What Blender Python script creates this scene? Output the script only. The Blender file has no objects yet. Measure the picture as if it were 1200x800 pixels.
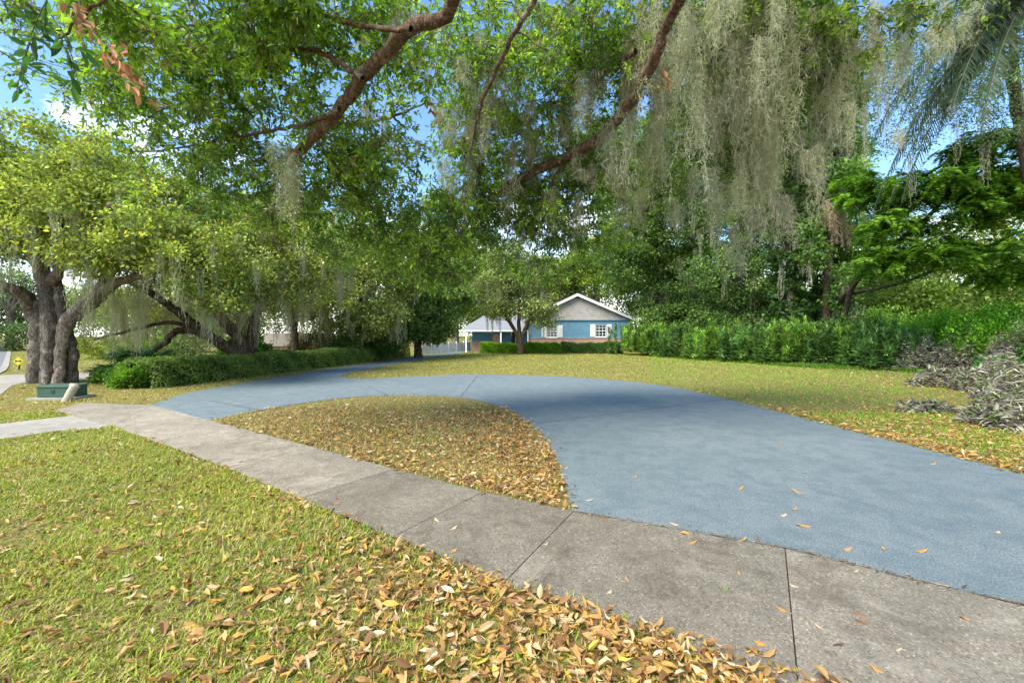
import bpy, math, numpy as np
from mathutils import Vector
R = np.random.RandomState
PI = math.pi
sc = bpy.context.scene
COL = sc.collection
# ---------------------------------------------------------------- camera model used to survey the plan of the place
F, HZ, CAMH = 533.3, 393.0, 1.6
def P(x, y, Y):                       # point at photo direction x,y at distance Y ahead
    return np.array([(x-600)/F*Y, Y, CAMH+(HZ-y)/F*Y])
def G(x, y):                          # ground point
    Y = CAMH*F/(y-HZ)
    return np.array([(x-600)/F*Y, Y])
# ---------------------------------------------------------------- tagging helpers
def tag(o, label=None, cat=None, group=None, kind=None):
    if label: o['label'] = label
    if cat: o['category'] = cat
    if group: o['group'] = group
    if kind: o['kind'] = kind
    return o
def empty(name, loc=(0, 0, 0), rz=0.0):
    o = bpy.data.objects.new(name, None); COL.objects.link(o)
    o.location = loc; o.rotation_euler = (0, 0, rz); o.empty_display_size = .2
    return o
def link(name, me, mat, parent=None):
    o = bpy.data.objects.new(name, me); COL.objects.link(o)
    if mat is not None:
        for m in (mat if isinstance(mat, (list, tuple)) else [mat]): me.materials.append(m)
    if parent is not None:
        o.parent = parent
        o.matrix_parent_inverse.identity()
    return o
def rel(parent, V):                   # world coords -> thing coords (things are only translated)
    return np.asarray(V, float)-np.array(parent.location)
def mesh_np(name, V, faces_flat, k, cols=None, smooth=False):
    """V (n,3), faces_flat (m,k) constant polygon size"""
    me = bpy.data.meshes.new(name)
    V = np.ascontiguousarray(V, dtype=np.float32); Fc = np.ascontiguousarray(faces_flat, dtype=np.int32)
    m = len(Fc)
    me.vertices.add(len(V)); me.vertices.foreach_set('co', V.ravel())
    me.loops.add(m*k); me.loops.foreach_set('vertex_index', Fc.ravel())
    me.polygons.add(m); me.polygons.foreach_set('loop_start', np.arange(m, dtype=np.int32)*k)
    me.polygons.foreach_set('loop_total', np.full(m, k, dtype=np.int32))
    me.polygons.foreach_set('use_smooth', np.full(m, smooth))
    if cols is not None:
        a = me.color_attributes.new('Col', 'FLOAT_COLOR', 'POINT')
        c = np.ones((len(V), 4), np.float32); c[:, :3] = cols
        a.data.foreach_set('color', c.ravel())
    me.update(calc_edges=True)
    return me
def unit(v):
    return v/np.maximum(np.linalg.norm(v, axis=-1, keepdims=True), 1e-9)
# ---------------------------------------------------------------- leaf templates  (u along leaf 0..1, v across -.5...5, w out of plane)
TPL = {
 'diamond': (np.array([[0, 0, 0], [.45, .5, .06], [1, 0, -.05], [.45, -.5, .06]], float), np.array([[0, 1, 2, 3]])),
 'leaf': (np.array([[0, 0, 0], [.3, .42, .10], [.34, 0, .02], [.3, -.42, .10], [.68, .40, .04], [.7, 0, -.03], [.68, -.40, .04], [1, 0, -.14]], float),
          np.array([[0, 1, 2, 2], [0, 2, 3, 3], [1, 4, 5, 2], [2, 5, 6, 3], [4, 7, 5, 5], [5, 7, 6, 6]])),
 'blade': (np.array([[0, .5, 0], [0, -.5, 0], [.55, .38, .08], [.55, -.38, .08], [1, 0, -.12]], float), np.array([[0, 2, 3, 1], [2, 4, 3, 3]])),
 'ribbon': (np.array([[0, .5, 0], [0, -.5, 0], [.35, .5, .16], [.35, -.5, .16], [.7, .5, .02], [.7, -.5, .02], [1, .2, -.2], [1, -.2, -.2]], float),
            np.array([[0, 2, 3, 1], [2, 4, 5, 3], [4, 6, 7, 5]])),
}
TRI = {'leaf': np.array([[0, 1, 2], [0, 2, 3], [1, 4, 5], [1, 5, 2], [2, 5, 6], [2, 6, 3], [4, 7, 5], [5, 7, 6]]),
       'blade': np.array([[0, 2, 3], [0, 3, 1], [2, 4, 3]])}
def leaves(name, pos, d, nrm, L, W, col, tpl, bend=1.0, curl=None):
    """one mesh of n small leaves"""
    n = len(pos); T = TPL[tpl][0]; Fc = TRI.get(tpl, TPL[tpl][1])
    d = unit(d); s = unit(np.cross(nrm, d)); w = np.cross(d, s)
    L = np.broadcast_to(L, (n,)).astype(float); W = np.broadcast_to(W, (n,)).astype(float)
    cv = np.ones(n)*bend if curl is None else curl
    V = (pos[:, None, :] + d[:, None, :]*(T[None, :, 0]*L[:, None])[..., None]
         + s[:, None, :]*(T[None, :, 1]*W[:, None])[..., None]
         + w[:, None, :]*(T[None, :, 2]*(L*cv)[:, None])[..., None])
    k = len(T)
    faces = (Fc[None]+(np.arange(n)*k)[:, None, None]).reshape(-1, Fc.shape[1])
    return mesh_np(name, V.reshape(-1, 3), faces, Fc.shape[1], np.repeat(col, k, axis=0))
# ---------------------------------------------------------------- tubes
def resample(pts, n, jit=0, rs=None):
    pts = np.asarray(pts, float); m = len(pts)
    if m == 2: 
        t = np.linspace(0, 1, n)[:, None]; out = pts[0]*(1-t)+pts[1]*t
    else:
        e = np.vstack([2*pts[0]-pts[1], pts, 2*pts[-1]-pts[-2]])
        t = np.linspace(0, m-1-1e-6, n); i = t.astype(int); f = (t-i)[:, None]
        a, b, c, dd = e[i], e[i+1], e[i+2], e[i+3]
        out = .5*((2*b)+(c-a)*f+(2*a-5*b+4*c-dd)*f**2+(-a+3*b-3*c+dd)*f**3)
    if jit and rs is not None and n > 2:
        j = rs.normal(0, jit, out[1:-1, :3].shape); out[1:-1, :3] += j
    return out
def tube_mesh(name, paths, sides=6, rough=0.0, seed=0, flute=0.0):
    """paths: list of (n,4) arrays x,y,z,r -> single mesh"""
    rs = R(seed); VV = []; FF = []; off = 0
    for p in paths:
        p = np.asarray(p, float); n = len(p); c = p[:, :3]; r = p[:, 3]
        t = np.gradient(c, axis=0); t = unit(t)
        ref = np.array([0, 0, 1.]) if abs(t[0][2]) < .8 else np.array([1., 0, 0])
        a = unit(np.cross(t, ref)); b = np.cross(t, a)
        th = np.linspace(0, 2*PI, sides, endpoint=False)
        rr = r[:, None]*np.ones((1, sides))
        if rough: rr = rr*(1+rs.normal(0, rough, rr.shape))
        if flute: rr = rr*(1+flute*np.sin(th*3+rs.rand()*6)[None]+flute*.6*np.sin(th*5+rs.rand()*6)[None])
        V = c[:, None]+a[:, None]*(np.cos(th)[None]*rr)[..., None]+b[:, None]*(np.sin(th)[None]*rr)[..., None]
        VV.append(V.reshape(-1, 3))
        i = np.arange(n-1)[:, None]*sides; j = np.arange(sides)[None]; j2 = (j+1) % sides
        FF.append(np.stack([i+j, i+j2, i+sides+j2, i+sides+j], -1).reshape(-1, 4)+off); off += n*sides
        VV.append(c[-1:]+t[-1:]*r[-1]*.6); tip = off; off += 1
        jj = np.arange(sides); base = off-1-sides
        FF.append(np.stack([base+jj, base+(jj+1) % sides, np.full(sides, tip), np.full(sides, tip)], -1))
    V = np.vstack(VV); Q = np.vstack(FF)
    T = np.vstack([Q[:, [0, 1, 2]], Q[Q[:, 2] != Q[:, 3]][:, [0, 2, 3]]])
    return mesh_np(name, V, T, 3, smooth=True)
# ---------------------------------------------------------------- box / poly builders
class MB:
    def __init__(s): s.v = []; s.f = []; s.mi = []
    def box(s, x0, x1, y0, y1, z0, z1, m=0):
        o = len(s.v)
        s.v += [(x0, y0, z0), (x1, y0, z0), (x1, y1, z0), (x0, y1, z0), (x0, y0, z1), (x1, y0, z1), (x1, y1, z1), (x0, y1, z1)]
        for q in ((0, 3, 2, 1), (4, 5, 6, 7), (0, 1, 5, 4), (1, 2, 6, 5), (2, 3, 7, 6), (3, 0, 4, 7)): s.f.append([o+i for i in q]); s.mi.append(m)
        return s
    def prism(s, poly, z0, z1, m=0):                       # poly in xy, counter-clockwise
        o = len(s.v); n = len(poly)
        s.v += [(p[0], p[1], z0) for p in poly]+[(p[0], p[1], z1) for p in poly]
        s.f.append([o+n+i for i in range(n)]); s.mi.append(m)
        for i in range(n): j = (i+1) % n; s.f.append([o+i, o+j, o+n+j, o+n+i]); s.mi.append(m)
        return s
    def prism_y(s, poly, y0, y1, m=0):                     # poly in xz, extruded along y
        o = len(s.v); n = len(poly)
        s.v += [(p[0], y0, p[1]) for p in poly]+[(p[0], y1, p[1]) for p in poly]
        s.f.append([o+i for i in range(n)]); s.mi.append(m); s.f.append([o+n+i for i in reversed(range(n))]); s.mi.append(m)
        for i in range(n): j = (i+1) % n; s.f.append([o+j, o+i, o+n+i, o+n+j]); s.mi.append(m)
        return s
    def poly(s, pts, m=0):
        o = len(s.v); s.v += [tuple(p) for p in pts]; s.f.append([o+i for i in range(len(pts))]); s.mi.append(m); return s
    def build(s, name, mat, parent=None, bevel=0):
        me = bpy.data.meshes.new(name); me.from_pydata(s.v, [], s.f); 
        me.polygons.foreach_set('material_index', s.mi); me.update()
        o = link(name, me, mat, parent)
        if bevel:
            b = o.modifiers.new('bevel', 'BEVEL'); b.width = bevel; b.segments = 2; b.limit_method = 'ANGLE'
        return o
# ---------------------------------------------------------------- materials
def nt(name):
    m = bpy.data.materials.new(name); m.use_nodes = True; t = m.node_tree; t.nodes.clear()
    o = t.nodes.new('ShaderNodeOutputMaterial'); return m, t, o
def N(t, typ, **kw):
    n = t.nodes.new(typ)
    for k, v in kw.items():
        if k.startswith('i_'):
            n.inputs[k[2:].replace('_', ' ')].default_value = v
        else: setattr(n, k, v)
    return n
def ramp(t, fac, stops):
    r = t.nodes.new('ShaderNodeValToRGB'); e = r.color_ramp.elements
    while len(e) < len(stops): e.new(.5)
    for el, (p, c) in zip(e, stops): el.position = p; el.color = (*c, 1)
    t.links.new(fac, r.inputs[0]); return r.outputs[0]
def mix(t, fac, a, b, mode='MIX'):
    m = t.nodes.new('ShaderNodeMix'); m.data_type = 'RGBA'; m.blend_type = mode
    for s, v in ((m.inputs[0], fac), (m.inputs[6], a), (m.inputs[7], b)):
        if hasattr(v, 'is_output'): t.links.new(v, s)
        elif isinstance(v, (int, float)): s.default_value = v
        else: s.default_value = (*v, 1)
    return m.outputs[2]
def noise(t, vec, scale, detail=4, rough=.55, dist=0):
    n = N(t, 'ShaderNodeTexNoise'); n.inputs['Scale'].default_value = scale; n.inputs['Detail'].default_value = detail
    n.inputs['Roughness'].default_value = rough; n.inputs['Distortion'].default_value = dist
    t.links.new(vec, n.inputs['Vector']); return n.outputs['Fac']
def pos(t): return N(t, 'ShaderNodeNewGeometry').outputs['Position']
def principled(t, o, base, rough=.8, bump=None, bs=.3, bd=.01, spec=.3):
    b = N(t, 'ShaderNodeBsdfPrincipled'); b.inputs['Specular IOR Level'].default_value = spec
    if hasattr(base, 'is_output'): t.links.new(base, b.inputs['Base Color'])
    else: b.inputs['Base Color'].default_value = (*base, 1)
    if hasattr(rough, 'is_output'): t.links.new(rough, b.inputs['Roughness'])
    else: b.inputs['Roughness'].default_value = rough
    if bump is not None:
        bp = N(t, 'ShaderNodeBump'); bp.inputs['Strength'].default_value = bs; bp.inputs['Distance'].default_value = bd
        t.links.new(bump, bp.inputs['Height']); t.links.new(bp.outputs[0], b.inputs['Normal'])
    t.links.new(b.outputs[0], o.inputs['Surface']); return b
def leaf_mat(name, trans=.35, rough=.5, tint=(1, 1, 1), spec=.35):
    m, t, o = nt(name)
    a = N(t, 'ShaderNodeAttribute', attribute_name='Col').outputs['Color']
    c = mix(t, 1.0, a, tint, 'MULTIPLY')
    b = N(t, 'ShaderNodeBsdfPrincipled'); b.inputs['Roughness'].default_value = rough; b.inputs['Specular IOR Level'].default_value = spec
    t.links.new(c, b.inputs['Base Color'])
    tr = N(t, 'ShaderNodeBsdfTranslucent'); cc = mix(t, 1.0, c, (1.25, 1.3, .6), 'MULTIPLY'); t.links.new(cc, tr.inputs['Color'])
    mx = N(t, 'ShaderNodeMixShader'); mx.inputs[0].default_value = trans
    t.links.new(b.outputs[0], mx.inputs[1]); t.links.new(tr.outputs[0], mx.inputs[2]); t.links.new(mx.outputs[0], o.inputs['Surface'])
    return m
def plain(name, c, rough=.6, var=.12, scale=6, bs=.1, spec=.3):
    m, t, o = nt(name); p = pos(t); f = noise(t, p, scale, 6, .6)
    d = tuple(x*(1-var) for x in c); l = tuple(min(1, x*(1+var)) for x in c)
    principled(t, o, ramp(t, f, [(.3, d), (.7, l)]), rough, f, bs, .01, spec); return m
def bark_mat(name, dark, mid, light, sc_=1.0):
    m, t, o = nt(name); tc = N(t, 'ShaderNodeTexCoord').outputs['Object']
    mp = N(t, 'ShaderNodeMapping'); mp.inputs['Scale'].default_value = (1, 1, .35); t.links.new(tc, mp.inputs[0])
    n1 = noise(t, mp.outputs[0], 14*sc_, 8, .7, .6); n2 = noise(t, tc, 3*sc_, 4, .6)
    v = N(t, 'ShaderNodeTexVoronoi', feature='DISTANCE_TO_EDGE'); v.inputs['Scale'].default_value = 22*sc_
    t.links.new(mp.outputs[0], v.inputs['Vector'])
    c = ramp(t, n1, [(.33, dark), (.5, mid), (.68, light)])
    lich = ramp(t, n2, [(.56, (0, 0, 0)), (.68, (1, 1, 1))])
    c2 = mix(t, lich, c, tuple(x*1.1 for x in light))
    h = N(t, 'ShaderNodeMath', operation='MULTIPLY'); t.links.new(n1, h.inputs[0]); t.links.new(v.outputs['Distance'], h.inputs[1])
    h2 = N(t, 'ShaderNodeMath', operation='ADD'); t.links.new(h.outputs[0], h2.inputs[0]); t.links.new(n1, h2.inputs[1])
    c2 = mix(t, ramp(t, v.outputs['Distance'], [(.0, (.75, .75, .75)), (.12, (0, 0, 0))]), c2, dark)
    principled(t, o, c2, .92, h2.outputs[0], 1.0, .07, .15); return m
M = {}
M['bark'] = bark_mat('bark_grey_oak', (.055, .042, .03), (.20, .165, .13), (.42, .38, .33))
M['bark_red'] = bark_mat('bark_brown', (.06, .032, .018), (.21, .125, .07), (.44, .35, .27), 1.8)
M['bark_dark'] = bark_mat('bark_dark', (.03, .02, .014), (.09, .065, .045), (.20, .16, .12))
M['twig'] = plain('twig_bark', (.13, .105, .08), .9)
M['leaf'] = leaf_mat('leaf_green', .42, .55, (1.3, 1.3, 1.15))
M['leaf_gloss'] = leaf_mat('leaf_glossy', .5, .4, (1.3, 1.3, 1.2), spec=.5)
M['dry'] = leaf_mat('dry_leaf', .15, .6, spec=.25)
M['grass'] = leaf_mat('grass_blade', .35, .55)
M['moss'] = leaf_mat('spanish_moss', .3, .9, spec=.05)

# concrete sidewalk: exposed aggregate, per-slab tone, stains
def concrete_mat(name, base, agg=.5, vc=True, stain=(.10, .085, .07)):
    m, t, o = nt(name); p = pos(t)
    big = noise(t, p, .9, 5, .6, .4); mid = noise(t, p, 7, 6, .65); fine = noise(t, p, 90, 3, .7)
    v = N(t, 'ShaderNodeTexVoronoi'); v.inputs['Scale'].default_value = 95; t.links.new(p, v.inputs['Vector'])
    c = ramp(t, big, [(.3, tuple(x*.72 for x in base)), (.7, tuple(x*1.2 for x in base))])
    c = mix(t, ramp(t, mid, [(.35, (.55, .55, .55)), (.6, (0, 0, 0))]), c, tuple(x*.6 for x in base))
    spk = ramp(t, v.outputs['Color'], [(.18, (.5, .48, .44)), (.42, (.95, .95, .95)), (.75, (1.05, 1.05, 1.0)), (.88, (1.8, 1.7, 1.5))])
    c = mix(t, agg, c, mix(t, 1.0, c, spk, 'MULTIPLY'))
    c = mix(t, ramp(t, fine, [(.4, (.5, .5, .5)), (.62, (0, 0, 0))]), c, tuple(x*.55 for x in base))
    st2 = noise(t, p, 1.7, 9, .7, 1.5); c = mix(t, ramp(t, st2, [(.5, (0, 0, 0)), (.68, (.75, .75, .75))]), c, stain)
    st3 = noise(t, p, 2.6, 9, .7, .5); c = mix(t, ramp(t, st3, [(.56, (0, 0, 0)), (.72, (.5, .5, .5))]), c, tuple(min(1, x*1.5) for x in base))
    if vc:
        a = N(t, 'ShaderNodeAttribute', attribute_name='Col').outputs['Color']; c = mix(t, 1.0, c, a, 'MULTIPLY')
    h = N(t, 'ShaderNodeMath', operation='ADD'); t.links.new(fine, h.inputs[0]); t.links.new(v.outputs['Distance'], h.inputs[1])
    principled(t, o, c, .93, h.outputs[0], .5, .004, .2); return m
M['walk'] = concrete_mat('sidewalk_concrete', (.325, .292, .235), .85, stain=(.12, .10, .07))
M['apron'] = concrete_mat('apron_concrete', (.40, .375, .32), .4, vc=False, stain=(.25, .22, .18))
M['asphalt'] = concrete_mat('street_asphalt', (.23, .23, .235), .5, vc=False, stain=(.16, .16, .16))
M['joint'] = plain('joint_dirt', (.045, .036, .026), .95, .45, 30)
# blue painted driveway
def drive_mat():
    m, t, o = nt('blue_painted_concrete'); p = pos(t)
    big = noise(t, p, .45, 5, .6, .8); mid = noise(t, p, 3.2, 8, .7, .3); fine = noise(t, p, 75, 3, .8); worn = noise(t, p, .8, 10, .72, 1.2)
    c = ramp(t, big, [(.3, (.165, .205, .21)), (.5, (.19, .23, .232)), (.7, (.22, .255, .25))])
    c = mix(t, ramp(t, mid, [(.38, (.75, .75, .75)), (.56, (0, 0, 0))]), c, (.11, .155, .17))
    blot = noise(t, p, 11, 8, .75, .4); c = mix(t, ramp(t, blot, [(.36, (.55, .55, .55)), (.5, (0, 0, 0))]), c, (.12, .15, .15))
    c = mix(t, ramp(t, worn, [(.56, (0, 0, 0)), (.72, (.5, .5, .5))]), c, (.27, .285, .27))
    rst = noise(t, p, 1.3, 9, .75, 2.0); c = mix(t, ramp(t, rst, [(.60, (0, 0, 0)), (.74, (.55, .55, .55))]), c, (.16, .14, .11))
    c = mix(t, ramp(t, fine, [(.40, (.8, .8, .8)), (.53, (0, 0, 0))]), c, (.075, .105, .12))
    c = mix(t, ramp(t, fine, [(.57, (0, 0, 0)), (.68, (.7, .7, .7))]), c, (.34, .40, .41))
    principled(t, o, c, .85, fine, .45, .006, .25); return m
M['drive'] = drive_mat()
def ground_mat():
    m, t, o = nt('lawn_soil_and_thatch'); p = pos(t)
    big = noise(t, p, .35, 6, .6, .3); mid = noise(t, p, 2.2, 8, .7); fine = noise(t, p, 38, 5, .75)
    a = ramp(t, fine, [(.3, (.05, .06, .012)), (.5, (.15, .17, .04)), (.72, (.27, .25, .09))])
    b = ramp(t, fine, [(.3, (.07, .06, .02)), (.5, (.20, .17, .055)), (.72, (.34, .28, .11))])
    f = N(t, 'ShaderNodeMath', operation='ADD'); t.links.new(big, f.inputs[0]); t.links.new(mid, f.inputs[1])
    c = mix(t, ramp(t, f.outputs[0], [(.85/2+.02, (0, 0, 0)), (1.15/2+.02, (1, 1, 1))]), a, b)
    principled(t, o, c, .95, fine, .6, .03, .1); return m
M['ground'] = ground_mat()

# ---------------------------------------------------------------- plan of the pavings
def smooth_poly(pts, per=6):
    return resample(pts, (len(pts)-1)*per+1)
g = lambda l: [G(x, y) for x, y in l]
far_edge = g([(548, 410.5), (500, 416), (440, 424.5), (390, 432), (340, 440), (280, 450), (220, 461), (178, 474)])
walk_left = G(178, 475)
# sidewalk: survey two edges (far/near)
fe = [G(95, 472.5), G(178, 475.5), G(245, 493), G(365, 524.5), G(500, 561), G(672, 601), G(920, 645), G(1200, 711)]
ne = [G(62, 482), G(132, 500.5), G(265, 549.5), G(395, 603), G(490, 642), G(592, 684), G(760, 790)]
d_ = unit(fe[-1]-fe[5]); fe += [fe[-1]+d_*4.0, fe[-1]+d_*9.0]
ne = ne[:6]+[ne[5]+(fe[7]-fe[5])*1.05-np.array([0, .02]), None]
ne[7] = ne[6]+d_*7.5
fe = np.array(fe); ne = np.array(ne)
island = g([(246, 493), (300, 482), (360, 472), (420, 465), (480, 463), (535, 465.5), (575, 473), (610, 489), (636, 512), (653, 542), (664, 575), (671, 600.5)])
inner_tip = g([(1200, 557), (1100, 531), (1000, 506), (900, 480), (800, 456), (740, 447.5), (680, 442.5), (620, 440), (550, 439), (480, 441.5), (430, 444), (406, 442.5), (402, 439.5), (420, 435), (480, 423.5), (530, 415.5), (556, 410.5)])
isl = smooth_poly(island); inn = smooth_poly(inner_tip); fed = smooth_poly(far_edge)
out_r = np.array([[10.2, 3.0], [11.8, .6], [12.2, -1.5]])
inn_full = np.vstack([out_r[::-1], smooth_poly(np.vstack([[8.0, 4.3], inner_tip[0]]))[:-1], inn])
# driveway polygon : left edge of far drive down to sidewalk, island, sidewalk edge, out right, back along inner edge
far_walk_r = np.vstack([fe[5:8], fe[8:9]])
drive_poly = np.vstack([fed, fe[1:2], fe[2:3], isl, far_walk_r[1:], [[9.5, -1.5]], inn_full])
walk_poly = np.vstack([fe, ne[::-1]])
apron_poly = np.vstack([g([(-260, 527), (-100, 509), (0, 497), (60, 490), (118, 484)]), g([(100, 473.5)])*0, g([(134, 500)]), g([(60, 506.5), (0, 515), (-100, 529), (-260, 552)])]) if False else np.array(g([(-260, 527), (-100, 509), (0, 497), (60, 490), (112, 484.5), (134, 500), (60, 506.5), (0, 515), (-100, 529), (-260, 552)]))
nb_drive = np.array(g([(-260, 470), (-60, 466), (0, 463), (14, 452), (32, 448), (140, 441.5), (150, 436.5), (60, 437.5), (0, 440), (-260, 446)]))
street = np.array(g([(-900, 520), (-260, 462), (0, 437), (9, 421), (11, 412), (2, 403), (-40, 400.5), (-400, 403), (-1500, 430)]))
def inpoly(p, poly):
    x, y = p[:, 0], p[:, 1]; c = np.zeros(len(p), bool); n = len(poly); j = n-1
    for i in range(n):
        xi, yi = poly[i]; xj, yj = poly[j]
        if yi != yj:
            c ^= ((yi > y) != (yj > y)) & (x < (xj-xi)*(y-yi)/(yj-yi)+xi)
        j = i
    return c
def dist_poly(p, poly, closed=True):
    d = np.full(len(p), 1e9); n = len(poly)
    for i in range(n if closed else n-1):
        a = poly[i]; b = poly[(i+1) % n]; ab = b-a; L = ab@ab
        if L < 1e-9: continue
        t = np.clip(((p-a)@ab)/L, 0, 1); q = a+t[:, None]*ab
        d = np.minimum(d, np.hypot(*(p-q).T))
    return d
def struct_flat(name, poly, z0, z1, mat):
    from mathutils.geometry import tessellate_polygon
    pts = [Vector((p[0], p[1], 0)) for p in poly]; tris = tessellate_polygon([pts])
    n = len(poly); V = [(p[0], p[1], z1) for p in poly]+[(p[0], p[1], z0) for p in poly]; Fc = []
    for a, b, c in tris:
        A, B, C_ = poly[a], poly[b], poly[c]
        if (B[0]-A[0])*(C_[1]-A[1])-(B[1]-A[1])*(C_[0]-A[0]) < 0: a, c = c, a
        Fc.append((a, b, c))
    ar = sum(poly[i][0]*poly[(i+1) % n][1]-poly[(i+1) % n][0]*poly[i][1] for i in range(n))
    for i in range(n):
        j = (i+1) % n
        Fc.append((i, j, n+j, n+i) if ar < 0 else (j, i, n+i, n+j))
    me = bpy.data.meshes.new(name); me.from_pydata(V, [], Fc); me.update()
    return tag(link(name, me, mat), kind='structure')
# ground sheet
mb = MB(); mb.poly([(-600, -400, 0), (600, -400, 0), (600, 900, 0), (-600, 900, 0)])
tag(mb.build('ground', M['ground']), kind='structure')
struct_flat('driveway', drive_poly, -.02, .012, M['drive'])
struct_flat('street', street, -.02, .008, M['asphalt'])
struct_flat('neighbour_driveway', nb_drive, -.02, .014, M['apron'])
struct_flat('driveway_apron', apron_poly, -.02, .010, M['apron'])
# joint lines of driveway (tooled grooves filled with dirt)
mbj = MB()
for a, b in (((628, 497), (878, 464.5)), ((246, 470), (330, 486)), ((430, 452), (455, 464.5)), ((560, 440), (540, 465))):
    A = G(*a); B = G(*b); dd = unit(B-A); nn = np.array([-dd[1], dd[0]])*.008
    k = 14; tt = np.linspace(0, 1, k+1); rs = R(int(a[0])); w = rs.normal(0, .006, k+1)
    c = A[None]+(B-A)[None]*tt[:, None]+np.stack([-dd[1]*w, dd[0]*w], 1)
    for i in range(k): mbj.poly([(*(c[i]-nn), .0155), (*(c[i+1]-nn), .0155), (*(c[i+1]+nn), .0155), (*(c[i]+nn), .0155)])
tag(mbj.build('driveway_joints', M['joint']), kind='structure')
# sidewalk slabs
mb = MB(); mb.v = []
jp = walk_poly
struct_flat('sidewalk_bed', walk_poly, -.03, .006, M['joint'])
sV = []; sF = []; sC = []
def along(edge, s):
    seg = np.hypot(*np.diff(edge, axis=0).T); cum = np.r_[0, np.cumsum(seg)]
    return np.array([np.interp(s, cum, edge[:, 0]), np.interp(s, cum, edge[:, 1])]), cum[-1]
Lf = along(fe, 0)[1]
cuts_f = [(95, 472.5), (178, 475.5), (245, 493), (300, 507.5), (375, 527), (462, 551), (566, 578), (672, 601), (920, 645), (1330, 745)]
cuts_n = [(62, 482), (132, 500.5), (186, 519), (224, 533), (272, 551.5), (352, 585), (462, 630), (592, 684), (936, 812), None]
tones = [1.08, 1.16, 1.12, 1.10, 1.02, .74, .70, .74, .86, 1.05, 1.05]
cf = [G(*c) for c in cuts_f]+[fe[-1]]
cn = [G(*c) if c else None for c in cuts_n]; cn[9] = cf[9]+(cn[8]-cf[8])*1.05; cn.append(ne[-1])
for i in range(len(cf)-1):
    a, b, c, e = cf[i], cf[i+1], cn[i+1], cn[i]
    gap = .004; u1 = unit(b-a)*gap; u2 = unit(c-e)*gap
    q = [a+u1, b-u1, c-u2, e+u2]; o = len(sV)
    t_ = tones[i]
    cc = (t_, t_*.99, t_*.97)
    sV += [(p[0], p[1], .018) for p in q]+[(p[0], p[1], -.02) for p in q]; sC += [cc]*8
    sF += [(o+3, o+2, o+1, o)]+[(o+k, o+(k+1) % 4, o+4+(k+1) % 4, o+4+k) for k in range(4)]
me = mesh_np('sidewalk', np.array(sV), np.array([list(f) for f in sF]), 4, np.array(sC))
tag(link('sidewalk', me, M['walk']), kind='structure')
pavings = [drive_poly, walk_poly, apron_poly, nb_drive, street]
PAVE_Z = .012
# dirt line in the crack between sidewalk and drive
mbj = MB(); rs = R(5)
A_ = np.vstack([fe[5:8], fe[8:9]]); c = resample(A_, 60); tt = unit(np.gradient(c, axis=0)); nn = np.stack([-tt[:, 1], tt[:, 0]], 1)
w0 = .001+.02*rs.rand(60)**3; w1 = .001+.022*rs.rand(60)**3
for i in range(59):
    mbj.poly([(*(c[i]-nn[i]*w0[i]), .0215), (*(c[i+1]-nn[i+1]*w0[i+1]), .0215), (*(c[i+1]+nn[i+1]*w1[i+1]), .0215), (*(c[i]+nn[i]*w1[i]), .0215)])
M['seam'] = plain('seam_earth', (.13, .10, .07), .95, .5, 40)
tag(mbj.build('paving_seam', M['seam']), kind='structure')

# ---------------------------------------------------------------- lawn: blades + litter
def scatter_ground(rs, n, ylo, yhi, xk=1.22, power=1.0):
    """world points with density falling with distance"""
    u = rs.rand(n); a = 2-power
    Y = (ylo**a+(yhi**a-ylo**a)*u)**(1/a) if abs(a) > 1e-6 else ylo*(yhi/ylo)**u
    X = (rs.rand(n)*2-1)*(xk*Y+.6)
    return np.stack([X, Y], 1)
def free(p, m=0.0):
    k = np.ones(len(p), bool)
    for q in pavings: k &= ~inpoly(p, q)
    return k
def vnoise(p, s, seed):
    rs = R(seed); v = np.zeros(len(p))
    for k in range(7):
        a = rs.rand()*2*PI; f = s*(.6+rs.rand()*1.2); v += np.sin((p[:, 0]*math.cos(a)+p[:, 1]*math.sin(a))*f+rs.rand()*6)
    return v/7
def region(p):
    """0 front-left verge, 1 island, 2 inner lawn / right verge, 3 other"""
    r = np.full(len(p), 3)
    isp = np.vstack([isl, fe[5:1:-1]])
    r[inpoly(p, isp)] = 1
    # side of sidewalk
    line_y = np.interp(p[:, 0], ne[:, 0], ne[:, 1])
    r[(p[:, 1] < line_y) & (r == 3)] = 0
    px = p[:, 0]/p[:, 1]*F+600; py = HZ+CAMH*F/p[:, 1]
    r[(r == 3) & (px > 395) & (p[:, 1] > 3)] = 2
    return r
def litter_density(p):
    r = region(p); px = p[:, 0]/p[:, 1]*F+600; py = HZ+CAMH*F/p[:, 1]
    d_w = dist_poly(p, walk_poly); d_d = dist_poly(p, drive_poly)
    n1 = vnoise(p, 1.6, 3); n2 = vnoise(p, 5.0, 4)
    D = np.zeros(len(p))
    fr = np.clip((px-120)/520, 0, 1)*np.clip((py-520)/190, 0.1, 1)
    D0 = .19+1.2*fr**1.5+.35*np.clip(.5-d_w, 0, .5)*2*np.clip((px-150)/400, 0, 1)+.25*n1*(.3+fr)+.2*n2*(.3+fr)
    D1 = .75+1.4*np.clip((px-520)/130, 0, 1)+.6*np.clip((px-300)/250, 0, 1)*np.clip(.4-d_w, 0, .4)/.4+.3*n1
    D2 = .10+.5*np.clip(.8-d_d, 0, .8)/.8+.25*n1+.75*np.clip((px-850)/250, 0, 1)+np.where(d_d < .3, .4, 0)
    D3 = .35+.3*n1+.3*np.clip(.6-d_d, 0, .6)
    D = np.select([r == 0, r == 1, r == 2], [D0, D1, D2], D3)
    return np.clip(D, .03, 1.7), r
print('lawn')
rs = R(11)
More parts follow.
